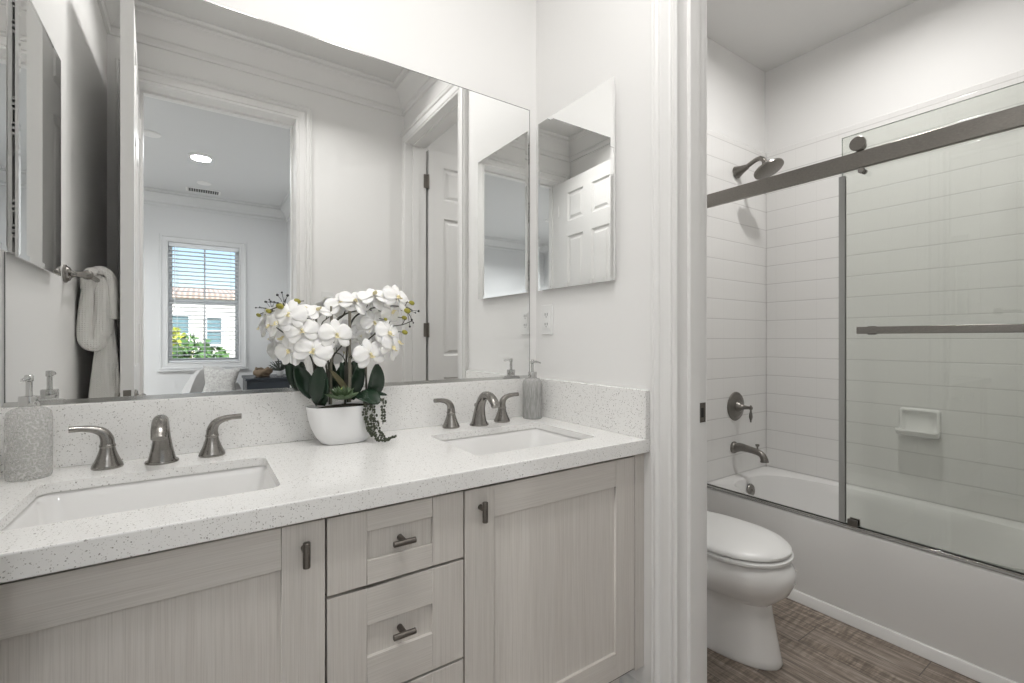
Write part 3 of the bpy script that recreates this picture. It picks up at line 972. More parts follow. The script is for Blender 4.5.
def robe():
    """waffle robe bunched over the bar: a long fall, a shorter looped fold, and the part going over the bar"""
    m = MB()
    def fall(cx, cy, z1, z0, rx0, ry0, rx1, ry1, dx, dy, folds, amp, ph, top_y=None):
        n, k = 40, 26
        rs = []
        for j in range(k + 1):
            t = j / k
            z = z1 + (z0 - z1) * t
            rx, ry = rx0 + (rx1 - rx0) * t, ry0 + (ry1 - ry0) * t
            round_ = min(1, (t / .06) ** .5) if t < .06 else 1
            round_ *= 1 if t < .97 else max(.5, 1 - (t - .97) * 14)
            ring = []
            for i in range(n):
                a = 2 * PI * i / n
                w = 1 + amp * (.35 + .65 * t) * math.sin(folds * a + ph + 1.5 * t) + .4 * amp * math.sin(2 * folds * a + 2 * ph)
                ring.append((cx + dx * t + rx * round_ * w * math.cos(a), cy + dy * t + ry * round_ * w * math.sin(a), z + .006 * math.sin(3 * a + ph)))
            rs.append(ring)
        m.rings(rs)
    # long fall, widening to the hem
    fall(-.292, .700, 1.30, .93, .020, .024, .050, .030, -.006, .0, 5, .14, .4)
    # middle fall from the bar, ending in a slanting hem
    fall(-.300, .712, 1.462, 1.225, .030, .024, .030, .026, -.002, .010, 4, .16, 2.0)
    # looped fold nearest the wall: two strands and the bend below
    lp = smoothpath([(-.322, .725, 1.458), (-.338, .735, 1.40), (-.346, .738, 1.31), (-.347, .738, 1.235), (-.334, .736, 1.205), (-.312, .733, 1.208), (-.300, .730, 1.26), (-.302, .726, 1.36), (-.312, .722, 1.45)], 6)
    m.tube(lp, lerplist([.013, .016, .018, .020, .022, .022, .020, .017, .013], len(lp)), 18, flat=(1.15, .9))
    # the part going over the bar, in folds
    for yy, q, h in ((.728, .013, .0), (.706, .014, .006), (.684, .014, .003), (.660, .013, -.004), (.640, .012, .0)):
        ar = smoothpath([(-.350, yy + .004, 1.405), (-.346, yy + .002, 1.450), (-.328, yy, 1.470 + h), (-.302, yy, 1.476 + h), (-.282, yy - .002, 1.462), (-.272, yy - .004, 1.405), (-.268, yy - .006, 1.300)], 5)
        m.tube(ar, lerplist([q * .8, q, q, q * 1.05, q * 1.05, q, q * .8], len(ar)), 14)
    m.tube(smoothpath([(-.345, .745, 1.452), (-.330, .752, 1.468), (-.312, .750, 1.462)], 5), lerplist([.012, .016, .012], 11), 14)
    o = build('hanging_robe', m, M['waffle'], None, smooth=60)
    return tag(o, 'white waffle-weave robe bunched over the towel bar, seen in the mirror', 'robe')
robe()

# ------------------------------------------------------------------ potted orchid
OX, OY = .358, 1.420
orch = thing('potted_orchid', 'white silk orchids with succulents in a white boat-shaped pot on the counter', 'potted plant', (OX, OY, ZC))
def pot():
    m = MB()
    def ring(z, a, b, sh=0.0, p=2.6):
        out = []
        for k in range(36):
            t = 2 * PI * k / 36
            c, s = math.cos(t), math.sin(t)
            out.append((OX + sh + a * math.copysign(abs(c) ** (2 / p), c), OY + b * math.copysign(abs(s) ** (2 / p), s), ZC + z))
        return out
    prof = [(.0005, .058, .040), (.004, .066, .045), (.020, .079, .050), (.045, .091, .054), (.075, .1005, .057), (.100, .1045, .058), (.108, .1055, .0585), (.1095, .1035, .0565), (.106, .101, .054), (.095, .099, .053)]
    m.rings([ring(*q) for q in prof])
    build('pot', m, M['pot'], orch, smooth=50)
    m = MB()
    def f(u, v):
        a = 2 * PI * u
        return (OX + .098 * v * math.cos(a), OY + .052 * v * math.sin(a), ZC + .096 + .014 * (1 - v * v) + .004 * math.sin(9 * a) * v)
    m.grid(f, 24, 6, 0, True)
    build('moss', m, M['soil'], orch)
pot()

f_px, cxp, cyp = 466.0, 512.0, 339.6
SY, CY = math.sin(YAW), math.cos(YAW)
def spot(u, v, y):
    """point on the plane of constant depth y for a place read off the photograph"""
    d, e = (u - cxp) / f_px, (cyp - v) / f_px
    k = y / (CY - d * SY)
    return Vector(((SY + d * CY) * k, y, 1.22 + e * k))
def q4(a, b, y):
    return spot(255 + a / 4.018, 280 + b / 4.018, y)

def petal_grid(m, M4, L, W, cup, tipw=1.0, mi=0, n=7, wav=0.0):
    """one petal: from the heart (0) outwards along +y, normal +z"""
    def f(u, v):
        t = u
        w = W * math.sin(PI * min(1, t * .93 + .06)) ** .62 * (0.55 + .45 * t) * tipw
        x = (v - .5) * 2 * w
        yv = L * t
        z = cup * (t * t) - .22 * abs(x) * abs(x) / max(W, 1e-4) + wav * math.sin(v * 9 + t * 5)
        return M4 @ Vector((x, yv, z))
    m.grid(f, n, 6, mi)

def look(c, d, roll=0.0):
    z = Vector(d).normalized()
    up = Vector((0, 0, 1))
    x = up.cross(z).normalized()
    y = z.cross(x)
    M3 = Matrix((x, y, z)).transposed().to_4x4()
    return Matrix.Translation(c) @ M3 @ Matrix.Rotation(roll, 4, 'Z')

def blossom_src():
    """one orchid bloom facing +z, top sepal along +y, about 72 mm wide"""
    m = MB()
    for ang in (0, 125, -125):
        petal_grid(m, Matrix.Rotation(R(ang), 4, 'Z') @ Matrix.Translation((0, .003, 0)), .036, .0150, -.005)
    for ang in (72, -72):
        petal_grid(m, Matrix.Translation((0, 0, .0025)) @ Matrix.Rotation(R(ang), 4, 'Z') @ Matrix.Translation((0, .002, 0)), .039, .0265, -.006, 1.0, 0, 8, .0016)
    o = build('blossom', m, M['petal'], orch, smooth=80, solid=.0008, recalc=False, own=True)
    m = MB()
    petal_grid(m, Matrix.Translation((0, -.001, .003)) @ Matrix.Rotation(R(180), 4, 'Z') @ Matrix.Rotation(R(48), 4, 'X'), .017, .0070, .006)
    for s in (-1, 1):
        petal_grid(m, Matrix.Translation((s * .002, -.001, .003)) @ Matrix.Rotation(R(s * 115), 4, 'Z') @ Matrix.Rotation(R(62), 4, 'X'), .010, .0050, .003)
    m.ball((0, .002, .006), (.0032, .0035, .0048), 0, 10, 6)
    build('lip', m, M['lip'], o, smooth=80, own=True, label='cream and yellow lip')
    o.children[0].modifiers.new('solid', 'SOLIDIFY').thickness = .0006
    return o
src = blossom_src()
# (place in crop units, depth y, facing (x,y,z), roll, scale)
BL = [
    (92, 175, 1.390, (-.75, -.60, .15), 15, 1.12), (62, 182, 1.405, (-.9, -.3, -.1), 40, .80), (138, 140, 1.375, (-.45, -.85, .2), -10, 1.18),
    (188, 205, 1.365, (-.15, -.95, .15), 10, 1.12), (250, 125, 1.395, (.1, -.55, .8), 20, 1.05), (205, 120, 1.41, (-.3, -.5, .8), -30, .95),
    (326, 222, 1.360, (.15, -.97, .1), 0, 1.22), (138, 285, 1.390, (-.6, -.75, -.05), 25, 1.10), (232, 285, 1.360, (-.15, -.96, .1), -20, 1.32),
    (118, 232, 1.41, (-.7, -.5, .1), -35, 1.0), (275, 262, 1.40, (.2, -.8, .2), 35, .95), (345, 95, 1.410, (-.3, -.75, .55), 15, 1.15),
    (400, 88, 1.395, (.1, -.80, .55), -25, 1.20), (478, 62, 1.385, (-.1, -.6, .75), 10, 1.20), (520, 85, 1.40, (.2, -.8, .5), 40, 1.05),
    (570, 72, 1.380, (.35, -.85, .3), -15, 1.25), (548, 130, 1.395, (.4, -.8, -.1), 170, 1.0), (478, 172, 1.405, (.1, -.9, .1), 20, 1.05),
    (535, 215, 1.370, (.45, -.85, .15), -10, 1.22), (450, 205, 1.42, (-.2, -.8, .1), 60, .95), (463, 300, 1.365, (.05, -.97, .05), 15, 1.25),
    (548, 272, 1.370, (.6, -.75, .0), -25, 1.22), (520, 255, 1.385, (.2, -.9, -.2), 50, 1.0), (572, 250, 1.40, (.8, -.5, .1), 20, 1.0), (425, 225, 1.43, (.0, -.8, .2), -40, .9),
]
for i, (a, b, y, d, roll, s) in enumerate(BL):
    o = src if i == 0 else copy_tree(src, orch)
    p = q4(a, b, y) - Vector(LOC[orch.name])
    o.matrix_local = look(p, d, R(roll)) @ Matrix.Scale(s, 4)

def stemtube(pts, r0, r1, name='stem', mt='stem'):
    p = smoothpath([q4(*q) for q in pts], 6)
    m = MB().tube(p, lerplist([r0, r1], len(p)), 8)
    return m
for nm, pts, r0, r1, mt in (
    ('stake', [(305, 500, 1.42), (306, 300, 1.415), (306, 105, 1.41)], .0035, .0032, 'stake'),
    ('stake', [(380, 490, 1.41), (380, 280, 1.405), (381, 86, 1.40)], .0048, .0042, 'stake'),
    ('stake', [(448, 480, 1.43), (447, 420, 1.43), (446, 350, 1.43)], .0035, .0032, 'stake'),
    ('stem', [(300, 500, 1.42), (298, 380, 1.42), (280, 240, 1.41), (230, 170, 1.40), (160, 120, 1.395), (110, 105, 1.39), (60, 120, 1.39)], .0034, .0016, 'stem'),
    ('stem', [(362, 500, 1.43), (366, 330, 1.42), (385, 175, 1.41), (440, 125, 1.40), (520, 105, 1.395), (600, 108, 1.39), (632, 122, 1.385)], .0034, .0016, 'stem'),
    ('stem', [(372, 490, 1.425), (375, 340, 1.41), (425, 270, 1.40), (478, 220, 1.395), (530, 190, 1.39), (590, 180, 1.385), (630, 165, 1.385)], .0030, .0014, 'stem'),
    ('stem', [(290, 490, 1.43), (285, 340, 1.42), (240, 270, 1.41), (180, 250, 1.40), (120, 215, 1.395), (85, 190, 1.39)], .0030, .0014, 'stem'),
    ('stem', [(310, 300, 1.42), (326, 178, 1.415), (350, 148, 1.41), (380, 128, 1.405)], .0022, .0014, 'stem'),
    ('stem', [(448, 480, 1.432), (446, 400, 1.42), (430, 320, 1.405), (400, 300, 1.40), (378, 312, 1.40)], .0024, .0016, 'stem'),
):
    m = stemtube(pts, r0, r1)
    # short flower stalks leaving the stem
    if nm == 'stem':
        pp = [q4(*q) for q in pts]
        for i in range(2, len(pp) - 1):
            a = pp[i]
            m.tube([a, a + Vector((.003, -.006, .008)), a + Vector((.006, -.012, .018))], [.0014, .0012, .0012], 6)
    build(nm, m, M[mt], orch, smooth=60)
# buds
for a, b, y, r in ((55, 125, 1.39, .0062), (100, 105, 1.385, .0085), (170, 85, 1.385, .0078), (630, 92, 1.385, .0075), (612, 124, 1.38, .0088), (600, 152, 1.385, .0072), (602, 210, 1.38, .0078), (525, 158, 1.375, .0050)):
    p = q4(a, b, y)
    m = MB().ball(p, (r * 1.25, r, r * .9), 0, 12, 8, Matrix.Rotation(R(25), 3, 'Y'))
    m.tube([p, p + Vector((.004 if a < 300 else -.004, .004, .0)), p + Vector((.018 if a < 300 else -.018, .008, .002))], .0012, 6, 1)
    build('bud', m, [M['bud'], M['stem']], orch, smooth=60)
for side, lst, root in ((0, ((45, 88), (63, 86), (90, 60), (108, 50), (131, 62), (92, 92)), (118, 108)), (1, ((657, 125), (645, 132), (630, 160), (636, 172), (622, 187)), (612, 130))):
    m = MB()
    rt = q4(root[0], root[1], 1.388)
    for a, b in lst:
        p = q4(a, b, 1.38)
        m.ball(p, .0036 if (a in (90, 131, 630, 622, 657)) else .0026, 0, 8, 6)
        m.tube([p, (p + rt) / 2 + Vector((0, 0, .004)), rt], .0008, 6)
    build('bud_spray', m, M['darkbud'], orch, smooth=60, label='spray of tiny dark unopened buds')
# leaves: oval strap leaves; root, tip, width, bend, face direction
def leaf(root, tip, W, bend, facing, mt='leaf', name='leaf'):
    root, tip = Vector(root), Vector(tip)
    ax = tip - root
    L = ax.length
    ax.normalize()
    fn = Vector(facing); fn = (fn - ax * fn.dot(ax)).normalized()
    sd = ax.cross(fn)
    m = MB()
    def f(u, v):
        w = W * math.sin(PI * min(1.0, .10 + .88 * u)) ** .6
        x = (v - .5) * 2
        return root + ax * (L * u) + sd * (w * x) + fn * (bend * math.sin(PI * u) - .25 * w * (1 - x * x) * .9 + .0 * u)
    m.grid(f, 12, 8)
    build(name, m, M[mt], orch, smooth=80, solid=.0016, recalc=False)
leaf(q4(262, 505, 1.40), q4(262, 345, 1.375), .027, .012, (-.5, -.85, .1))
leaf(q4(250, 505, 1.385), q4(285, 385, 1.362), .018, .012, (.8, -.6, .1))
leaf(q4(235, 470, 1.43), q4(165, 345, 1.435), .024, -.01, (-.2, -.9, .3))
leaf(q4(385, 480, 1.425), q4(425, 335, 1.43), .021, .012, (.2, -.95, .2))
leaf(q4(385, 480, 1.42), q4(300, 360, 1.40), .011, .008, (.3, -.8, .5), 'leaf_edge')
leaf(q4(370, 480, 1.44), q4(345, 330, 1.45), .014, .010, (.2, -.9, .2))
leaf(q4(470, 480, 1.42), q4(490, 338, 1.39), .028, .012, (.25, -.95, .1))
leaf(q4(415, 455, 1.40), q4(498, 495, 1.345), .032, .012, (-.1, -.55, .85))
leaf(q4(460, 460, 1.41), q4(530, 462, 1.38), .010, .004, (0, -.5, .9))
# succulent rosette
def rosette(c, sc):
    m = MB()
    c = Vector(c)
    for layer, (n, L, W, el) in enumerate(((10, .044, .0085, 12), (9, .040, .008, 34), (7, .034, .007, 56), (5, .028, .005, 74))):
        for k in range(n):
            a = 2 * PI * (k + .5 * (layer % 2)) / n + layer
            Rm = Matrix.Rotation(a, 3, 'Z') @ Matrix.Rotation(R(-el), 3, 'Y')
            mi = 1 if layer >= 3 else 0
            rs = []
            for u in (0, .25, .5, .75, 1):
                w = W * (math.sin(PI * min(1, .2 + .62 * u)) if u < 1 else .02) * sc
                th = w * .45
                rs.append([c + Rm @ Vector((L * u * sc, w * math.cos(q), th * math.sin(q) + .006 * u * u * sc)) for q in [2 * PI * i / 8 for i in range(8)]])
            m.rings(rs, mi)
    build('succulent', m, [M['succ'], M['succ_tip']], orch, smooth=60, label='grey green succulent rosette with lime heart')
rosette(q4(350, 478, 1.372), 1.15)
# trailing strings of beads over the rim
def strand(pts, dens=1.0):
    p = smoothpath([q4(*q) for q in pts], 10)
    m = MB().tube(p, .0011, 6)
    rnd = random.Random(int(pts[0][0]))
    L = 0
    for i in range(len(p) - 1):
        L += (p[i + 1] - p[i]).length
        if L > .0072 / dens:
            L = 0
            for k in range(3):
                a = rnd.uniform(0, 2 * PI)
                o = p[i] + Vector((math.cos(a) * .0068, -abs(math.sin(a)) * .0060, rnd.uniform(-.002, .002)))
                m.ball(o, (.0034, .0030, .0040), 0, 8, 5, Matrix.Rotation(rnd.uniform(-.8, .8), 3, 'Y'))
    build('trailing_strand', m, M['pearls'], orch, smooth=60)
YR = 1.352
strand([(438, 478, 1.375), (444, 500, YR), (442, 550, YR), (448, 602, YR)])
strand([(455, 478, 1.375), (472, 505, YR), (468, 560, YR), (474, 615, 1.35), (490, 642, 1.345)])
strand([(480, 470, 1.385), (515, 482, 1.355), (512, 520, YR), (514, 580, YR)])
strand([(478, 540, YR), (490, 590, 1.348), (505, 622, 1.345), (525, 640, 1.342), (560, 628, 1.340)], 1.2)
strand([(455, 590, YR), (480, 628, 1.348), (510, 645, 1.342), (535, 640, 1.340)], 1.2)

# ------------------------------------------------------------------ tub room
# bathtub
tub = thing('bathtub', 'white alcove bathtub with smooth apron below the sliding glass door', 'bathtub', (2.77, .88, 0))
ZR = .378
def superell(x0, x1, y0, y1, z, p, n=48):
    cx, cy, a, b = (x0 + x1) / 2, (y0 + y1) / 2, (x1 - x0) / 2, (y1 - y0) / 2
    out = []
    for k in range(n):
        t = 2 * PI * (k + .5) / n
        c, s = math.cos(t), math.sin(t)
        out.append((cx + a * math.copysign(abs(c) ** (2 / p), c), cy + b * math.copysign(abs(s) ** (2 / p), s), z))
    return out
def tubmesh():
    m = MB()
    x0, x1, y0, y1 = TUBX, TUBE - .011, TUBS + .011, TUBN - .011
    P = 30
    rs = [superell(x0 - .060, x1 - .005, y0 + .005, y1 - .005, .02, P),
          superell(x0 - .062, x1, y0, y1, .06, P), superell(x0, x1, y0, y1, ZR - .02, P), superell(x0 + .004, x1, y0, y1, ZR - .006, P), superell(x0 + .014, x1 - .002, y0 + .002, y1 - .002, ZR, P),
          superell(x0 + .070, x1 - .055, y0 + .09, y1 - .055, ZR, 3.6), superell(x0 + .082, x1 - .066, y0 + .11, y1 - .066, ZR - .008, 3.4),
          superell(x0 + .095, x1 - .080, y0 + .15, y1 - .078, ZR - .06, 3.2), superell(x0 + .11, x1 - .10, y0 + .24, y1 - .10, ZR - .20, 3.0),
          superell(x0 + .15, x1 - .14, y0 + .32, y1 - .14, ZR - .285, 2.8), superell(x0 + .22, x1 - .21, y0 + .42, y1 - .22, ZR - .30, 2.6)]
    m.rings(rs)
    build('basin', m, M['acrylic'], tub, smooth=40)
    # kick strip at the foot of the apron
    m = MB().prism([(TUBX + .02, .0005), (2.304, .0005), (2.316, .040), (2.319, .044), (2.334, .0445), (TUBX + .02, .0445)], TUBS + .011, TUBN - .011, 'xz')
    build('apron_base', m, M['acrylic'], tub, bevel=.002)
    ax = Vector((0, -1, .18)).normalized()
    m = MB().lathe([(0, 0), (.036, 0), (.036, .006), (.033, .011), (.012, .014), (0, .013)], (2.79, TUBN - .097, .305), ax, 28)
    m.lathe([(0, 0), (.005, 0), (.004, .005), (0, .006)], (2.79, TUBN - .110, .307), ax, 10)
    build('overflow_plate', m, M['nickel'], tub, label='round nickel overflow plate')
tubmesh()

# shower door
GX = 2.412
rail = thing('shower_rail', 'dark pewter square header rail across the tub', 'rail', (2.385, .88, 1.963))
m = MB().box(2.372, 2.394, TUBS + .0115, TUBN - .0115, 1.9635, 2.036)
build('bar', m, M['pewter'], rail, bevel=.0025)
m = MB().box(2.366, 2.402, TUBN - .0295, TUBN - .0105, 1.957, 2.042)
build('wall_bracket', m, M['pewter'], rail, bevel=.003)
m = MB().box(2.366, 2.402, TUBS + .0105, TUBS + .030, 1.957, 2.042)
build('wall_bracket', m, M['pewter'], rail, bevel=.003)
m = MB()
m.box(2.396, 2.430, TUBS + .0115, TUBN - .0115, ZR + .0003, ZR + .006)
m.box(2.396, 2.400, TUBS + .0115, TUBN - .0115, ZR + .006, ZR + .016)
m.box(2.4245, 2.4285, TUBS + .0115, TUBN - .0115, ZR + .006, ZR + .016)
tr = build('shower_track', m, M['chrome'], None, bevel=.001)
tag(tr, 'slim metal track along the tub rim under the glass', 'track')

sd = thing('shower_door', 'frameless clear glass sliding shower door with square towel bar', 'shower door', (GX, .52, .39))
GY0, GY1 = .142, .918
m = MB().box(GX - .005, GX + .005, GY0, GY1 - .003, .3975, 2.128)
for f_ in m.bm.faces:
    if abs(f_.calc_center_median().x - GX) < .004: f_.material_index = 1
build('glass_panel', m, [M['shower_glass'], M['glass_rim']], sd, smooth=0)
m = MB().prism([(GX - .0085, GY1 - .016), (GX - .0085, GY1 + .008), (GX + .0085, GY1 + .008), (GX + .0085, GY1 - .016), (GX + .0055, GY1 - .016), (GX + .0055, GY1 - .0025), (GX - .0055, GY1 - .0025), (GX - .0055, GY1 - .016)], .399, 1.955, 'xy')
build('edge_seal', m, M['seal'], sd, smooth=0, label='grey vertical seal along the glass edge')
for yy in (.838, .24):
    m = MB()
    m.lathe([(0, .0), (.029, .0), (.031, .002), (.031, .009), (.029, .011), (0, .011)], (2.368, yy, 2.0665), (-1, 0, 0), 32)
    m.lathe([(0, 0), (.013, 0), (.013, .042), (0, .042)], (GX - .002, yy, 2.0665), (-1, 0, 0), 20)
    m.lathe([(0, 0), (.024, 0), (.024, .015), (0, .015)], (2.390, yy, 2.0605), (-1, 0, 0), 28)
    build('roller', m, M['pewter'], sd, smooth=40)
    m = MB()
    m.lathe([(0, 0), (.008, 0), (.008, .030), (.0125, .031), (.0125, .040), (.0115, .042), (0, .042)], (GX - .004, yy - .010, 1.950), (-1, 0, 0), 20)
    m.lathe([(0, 0), (.011, 0), (.011, .012), (0, .012)], (GX - .004, yy - .010, 1.950), (-1, 0, 0), 20)
    build('stop_bolt', m, M['nickel'], sd, smooth=40)
m = MB()
m.box(2.3475, 2.3625, .19, .838, 1.2445, 1.2745)
for yy in (.80, .24):
    m.box(2.3625, GX - .0052, yy - .010, yy + .010, 1.249, 1.270)
    m.box(GX - .0115, GX - .0052, yy - .016, yy + .016, 1.241, 1.278)
build('towel_bar', m, M['nickel'], sd, bevel=.0018, label='square brushed nickel towel bar')
m = MB()
m.box(GX - .020, GX + .018, .852, .889, ZR + .0163, ZR + .0185)
m.box(GX - .018, GX - .0085, .852, .889, ZR + .0163, ZR + .046)
m.box(GX + .0085, GX + .018, .852, .889, ZR + .0163, ZR + .046)
build('floor_guide', m, M['pewter'], sd, bevel=.0015)

# shower head, valve and spout on the tiled end wall
YT = TUBN - .010
FXx = 2.785
FXv = 2.775
FXs = 2.755
t = thing('shower_sprayer', 'dark nickel round shower head on a curved arm high on the tiled wall', 'shower head', (FXx, YT, 2.262))
m = MB().lathe([(0, .0003), (.039, .0003), (.040, .004), (.036, .012), (.027, .034), (.020, .058), (.0145, .078), (0, .078)], (FXx, YT, 2.262), (0, -1, .22), 28)
build('flange', m, M['pewter'], t, smooth=40)
ap = smoothpath([(FXx, YT - .06, 2.274), (FXx, YT - .09, 2.288), (FXx, YT - .125, 2.302), (FXx, YT - .150, 2.303), (FXx, YT - .168, 2.290), (FXx, YT - .180, 2.268)], 6)
m = MB().tube(ap, .0135, 16)
build('arm', m, M['pewter'], t, smooth=60)
hd = Vector((0, -.42, -.90)).normalized()
hp = Vector((FXx, YT - .178, 2.272))
m = MB().lathe([(0, -.006), (.014, -.006), (.018, .002), (.018, .012), (.014, .016), (.020, .022), (.040, .032), (.062, .038), (.078, .043), (.083, .048), (.083, .058), (.078, .061), (0, .061)], hp, hd, 40)
build('spray_plate', m, M['pewter'], t, smooth=40)

t = thing('shower_valve', 'round dark nickel shower valve plate with small lever', 'valve', (FXv, YT, .805))
m = MB().lathe([(0, .0003), (.088, .0003), (.090, .004), (.086, .009), (.072, .011), (.066, .017), (.052, .021), (.036, .023), (.034, .026), (0, .026)], (FXv, YT, .805), (0, -1, 0), 40)
build('plate', m, M['pewter'], t, smooth=40)
m = MB().lathe([(0, .025), (.033, .025), (.032, .032), (.022, .042), (.014, .056), (.011, .076), (.0095, .090), (.012, .094), (.012, .104), (.008, .108), (0, .110)], (FXv, YT, .805), (0, -1, 0), 28)
build('hub', m, M['pewter'], t, smooth=40)
m = MB().lathe([(0, -.018), (.0045, -.016), (.006, -.008), (.005, .004), (.0055, .020), (.0095, .040), (.011, .052), (.008, .066), (.004, .078), (.0055, .084), (0, .088)], (FXv, YT - .099, .805), (0, 0, -1), 20)
build('lever', m, M['pewter'], t, smooth=40)

t = thing('tub_spout', 'dark nickel tub spout with diverter knob above the tub', 'tub spout', (FXs, YT, .552))
m = MB().lathe([(0, .0003), (.036, .0003), (.037, .006), (.034, .014), (.028, .020), (0, .020)], (FXs, YT, .552), (0, -1, 0), 32)
build('flange', m, M['pewter'], t, smooth=40)
pp = smoothpath([(FXs, YT - .012, .552), (FXs, YT - .05, .561), (FXs, YT - .10, .558), (FXs, YT - .150, .551), (FXs, YT - .178, .538), (FXs, YT - .190, .516), (FXs, YT - .192, .500)], 6)
m = MB().tube(pp, lerplist([.029, .025, .0205, .0185, .0185, .0205, .0235], len(pp)), 24)
build('spout', m, M['pewter'], t, smooth=50)
m = MB().lathe([(0, 0), (.005, 0), (.005, .018), (.010, .022), (.012, .028), (.010, .033), (0, .034)], (FXs, YT - .150, .565), (0, 0, 1), 18)
build('diverter_knob', m, M['pewter'], t, smooth=40)

# ceramic soap dish on the long tiled wall
XTL = TUBE - .010
t = thing('soap_dish', 'white ceramic soap dish set on the long tiled wall behind the glass', 'soap dish', (XTL, .835, .715))
def soapdish():
    m = MB()
    y0, y1, z0, z1 = .752, .918, .712, .858
    def rr(inx, grow, r, yz=(y0, y1, z0, z1), dz=0):
        return [(XTL - inx, p[0], p[1]) for p in rrect(yz[0] - grow, yz[1] + grow, yz[2] - grow + dz, yz[3] + grow, r, 0)]
    m.rings([rr(.0004, 0, .014), rr(.012, 0, .014), rr(.018, -.006, .014), rr(.018, -.012, .014), rr(.006, -.020, .016), rr(.005, -.03, .014)])
    build('back_plate', m, M['porcelain'], t, smooth=50)
    m = MB()
    def tray(zz, out, ins, r=.02):
        return [(p[0], p[1], zz) for p in rrect(XTL - out, XTL - .004, y0 - .006 + ins, y1 + .006 - ins, r, 0)]
    m.rings([tray(.712, .040, .012), tray(.722, .066, .002), tray(.744, .080, 0), tray(.750, .078, .002), tray(.746, .070, .010), tray(.732, .058, .016)])
    build('tray', m, M['porcelain'], t, smooth=50)
soapdish()

# toilet
TX = 1.785
toi = thing('toilet', 'white elongated toilet with closed lid beside the tub', 'toilet', (TX, 1.25, 0))
def egg(y0, y1, w, z, n=40, sq=2.2, wy=.42, ox=0.0):
    """plan outline: rounded front at y0 (towards the entry), squarer back at y1; widest at wy of the length"""
    out = []
    L = y1 - y0
    for k in range(n):
        a = 2 * PI * k / n
        s, c = math.sin(a), math.cos(a)
        if s < 0:
            y = y0 + L * wy + L * wy * s
            x = w / 2 * math.copysign(abs(c) ** (2 / 2.05), c)
        else:
            y = y0 + L * wy + L * (1 - wy) * abs(s) ** (2 / 2.6)
            x = w / 2 * math.copysign(abs(c) ** (2 / 3.2), c)
        out.append((TX + ox + x, y, z))
    return out
m = MB()
m.rings([egg(.878, 1.52, .232, .0006), egg(.873, 1.52, .240, .012), egg(.878, 1.52, .230, .03), egg(.892, 1.52, .218, .10), egg(.908, 1.52, .212, .18),
         egg(.914, 1.53, .216, .218), egg(.885, 1.54, .278, .245), egg(.852, 1.55, .338, .280), egg(.834, 1.56, .368, .322), egg(.832, 1.565, .374, .358), egg(.852, 1.565, .354, .386), egg(.862, 1.56, .340, .394),
         egg(.900, 1.30, .26, .394), egg(.93, 1.26, .22, .33), egg(1.0, 1.2, .10, .25)])
build('bowl', m, M['porcelain'], toi, smooth=50)
m = MB().rings([egg(.853, 1.335, .354, .3955), egg(.847, 1.338, .364, .400), egg(.847, 1.338, .364, .408), egg(.855, 1.332, .352, .412)])
build('seat', m, M['plastic'], toi, smooth=50)
m = MB().rings([egg(.860, 1.345, .350, .4160), egg(.853, 1.35, .362, .420), egg(.853, 1.35, .362, .428), egg(.864, 1.345, .346, .437), egg(.90, 1.31, .28, .446), egg(.98, 1.25, .15, .449)])
build('lid', m, M['plastic'], toi, smooth=50)
for s in (-1, 1):
    m = MB().lathe([(0, -.018), (.012, -.018), (.012, .018), (0, .018)], (TX + s * .075, 1.362, .412), (1, 0, 0), 16)
    m.box(TX + s * .075 - .014, TX + s * .075 + .014, 1.352, 1.376, .394, .412)
    build('seat_hinge', m, M['plastic'], toi, bevel=.002)
def rbox(x0, x1, y0, y1, r, z): return rrect(x0, x1, y0, y1, r, z)
m = MB().rings([rbox(TX - .19, TX + .19, 1.445, 1.625, .03, .385), rbox(TX - .205, TX + .205, 1.43, 1.628, .03, .45), rbox(TX - .215, TX + .215, 1.425, 1.630, .03, .735)])
build('tank', m, M['porcelain'], toi, smooth=50)
m = MB().rings([rbox(TX - .222, TX + .222, 1.417, 1.632, .03, .7365), rbox(TX - .226, TX + .226, 1.413, 1.634, .032, .744), rbox(TX - .226, TX + .226, 1.413, 1.634, .032, .762), rbox(TX - .215, TX + .215, 1.425, 1.628, .03, .772)])
build('tank_lid', m, M['porcelain'], toi, smooth=50)
m = MB().lathe([(0, 0), (.013, 0), (.013, .012), (0, .014)], (TX - .15, 1.4265, .68), (0, -1, 0), 18)
m.tube([(TX - .15, 1.410, .68), (TX - .11, 1.405, .675), (TX - .08, 1.407, .67)], [.006, .005, .006], 10)
build('flush_lever', m, M['chrome'], toi)

# ------------------------------------------------------------------ recessed lamps in the ceilings, real and added ones
def downlight(x, y, z, r, label, lit=True):
    t = thing('recessed_light', label, 'ceiling light', (x, y, z), 'recessed ceiling lights')
    m = MB().lathe([(r * .80, -.0002), (r * 1.12, -.0002), (r * 1.12, -.004), (r * 1.05, -.007), (r * .86, -.007), (r * .80, -.004)], (x, y, z), n=40)
    m.bm.faces.ensure_lookup_table()
    build('trim_ring', m, M['trim'], t, smooth=40)
    m = MB().lathe([(0, -.0004), (r * .84, -.0004), (r * .84, -.003), (0, -.003)], (x, y, z), n=36)
    build('lens', m, M['lens'], t, smooth=40, label='glowing white lens')
downlight(.14, .52, VCEIL, .080, 'added unseen recessed light in the vanity room nearest the entry door')
downlight(.62, .52, VCEIL, .080, 'added unseen recessed light in the vanity room nearest the tub room')
downlight(2.36, .84, CEIL, .065, 'recessed ceiling light above the front of the tub')
downlight(-1.65, -1.81, BED_CEIL, .080, 'added unseen recessed light over the far left side of the bedroom')
downlight(.015, -1.81, BED_CEIL, .080, 'lit recessed ceiling light of the bedroom, seen in the mirror')

